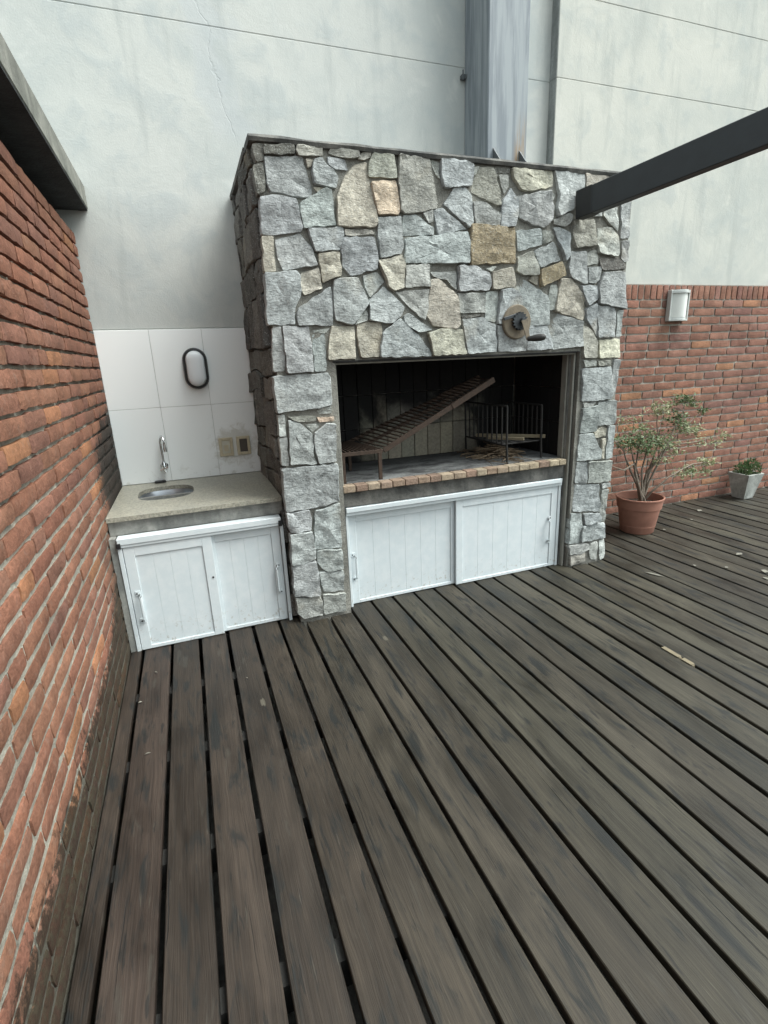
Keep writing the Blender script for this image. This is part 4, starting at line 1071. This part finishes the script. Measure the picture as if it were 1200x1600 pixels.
for k in range(900):
    c_ = random.choice(((-.065, -.03, .045, .05), (-.01, .0, .05, .055), (.07, .0, .085, .062), (.055, -.05, .06, .055), (-.03, .05, .05, .05), (.03, .03, .07, .055)))
    v = Vector((random.gauss(0, 1), random.gauss(0, 1), random.gauss(0, 1))).normalized() * random.uniform(.5, 1) * c_[3]
    p = QC + Vector((c_[0], c_[1], .235 + c_[2])) + v
    p.z = max(p.z, QC.z + .238)
    d_ = (v.normalized() + Vector((random.uniform(-.5, .5), random.uniform(-.5, .5), .5))).normalized(); s2 = d_.cross(Vector((random.uniform(-1, 1), random.uniform(-1, 1), .3))).normalized(); l_ = random.uniform(.018, .032)
    i0 = len(leafv); leafv += [p, p + d_*l_*.5 + s2*l_*.26, p + d_*l_, p + d_*l_*.5 - s2*l_*.26]; leaff += [(i0, i0+1, i0+2), (i0, i0+2, i0+3)]; tint += [max(0, random.gauss(.02, .08))] * 4
me = bpy.data.meshes.new('foliage'); me.from_pydata([tuple(v) for v in leafv], [], leaff); a_ = me.attributes.new('tint', 'FLOAT', 'POINT'); a_.data.foreach_set('value', tint)
link('foliage', me, M_LEAF, SU)['kind'] = 'stuff'
m = MB()
for k in range(7):
    a = k * .9; m.tube([QC + Vector((.03*math.cos(a), .03*math.sin(a), .240)), QC + Vector((.07*math.cos(a), .06*math.sin(a), .30))], .003, 5)
m.build('stalk', M_BARK, SU)

# ================================================================== LITTER ON THE DECK
def leaf_bit(px, py, L, Wd, ang, label, group=None, mat=M_DRY, nm='fallen_leaf'):
    p = onplane(px, py, 2, .004); m = MB(); ca, sa = math.cos(ang), math.sin(ang)
    out = [(-.5, 0), (-.2, .42), (.15, .5), (.5, 0), (.15, -.45), (-.2, -.5)]
    top = [m.bm.verts.new((p.x + a*L*ca - b*Wd*sa, p.y + a*L*sa + b*Wd*ca, .0065 + .006*abs(b) + .002*abs(a))) for a, b in out]; bot = [m.bm.verts.new(v.co - Vector((0, 0, .0025))) for v in top]
    m.bm.faces.new(top); m.bm.faces.new(bot)
    for k in range(6): m.bm.faces.new((top[k], top[(k+1) % 6], bot[(k+1) % 6], bot[k]))
    tag(m.build(nm, mat), label, 'leaf', group)
leaf_bit(1022, 898, .13, .022, -1.15, 'long pale curled leaf on the deck in front of the terracotta pot')
for i, (px, py, l_, w_, a) in enumerate(((1093, 798, .07, .04, .4), (1080, 812, .03, .02, 1), (1038, 828, .035, .02, .2), (1155, 866, .07, .035, .1), (1195, 893, .06, .04, .6), (1196, 904, .04, .025, 1.2), (1085, 884, .03, .018, .8), (1135, 887, .035, .02, .3))):
    lab = ('pale dry leaf on the boards between the terracotta pot and the planter', 'tiny pale leaf on the boards just right of the terracotta pot', 'tiny pale leaf lying close against the terracotta pot', 'pale dry leaf on open boards out in front of the planter', 'broad pale leaf beside a smaller one on the open boards', 'small pale leaf beside a broader one on the open boards', 'tiny pale leaf on the boards in front of the terracotta pot', 'small narrow pale leaf alone on the boards in front of the planter')[i]
    leaf_bit(px, py, l_, w_, a, lab, 'dry leaves near the pots')
for px, py, l_, w_, a, lab in ((219, 1098, .018, .008, .3, 'tiny white speck at the edge of the gap nearest the brick wall'), (244, 1051, .02, .005, -.8, 'tiny white sliver on the boards close to the sink cabinet doors'), (231, 1178, .022, .004, .1, 'tiny white sliver on the boards farther out from the sink cabinet'), (386, 1060, .008, .006, 0, 'tiny white dot on the boards in front of the left stone pier')):
    leaf_bit(px, py, l_, w_, a, lab, 'white specks by the sink cabinet')
for i, (pa, pb, lab) in enumerate((((1036, 1011), (1064, 1028), 'long split piece of raw wood wedged in a deck gap'), ((1066, 1029), (1084, 1040), 'short split piece of raw wood wedged in a deck gap'))):
    a, b = onplane(*pa, 2, 0), onplane(*pb, 2, 0); xg = -.854 + PITCH * round((a.x + .854) / PITCH)
    m = MB().box(xg - .0085, xg + .0085, min(a.y, b.y), max(a.y, b.y), -.028, .0015, .001).box(xg - .015, xg + .011, min(a.y, b.y) + .006, max(a.y, b.y) - .004, .0022, .0058, .0012)
    tag(m.build('wood_wedge', M_CHIP), lab, 'wood', 'wood pieces in the deck gap')
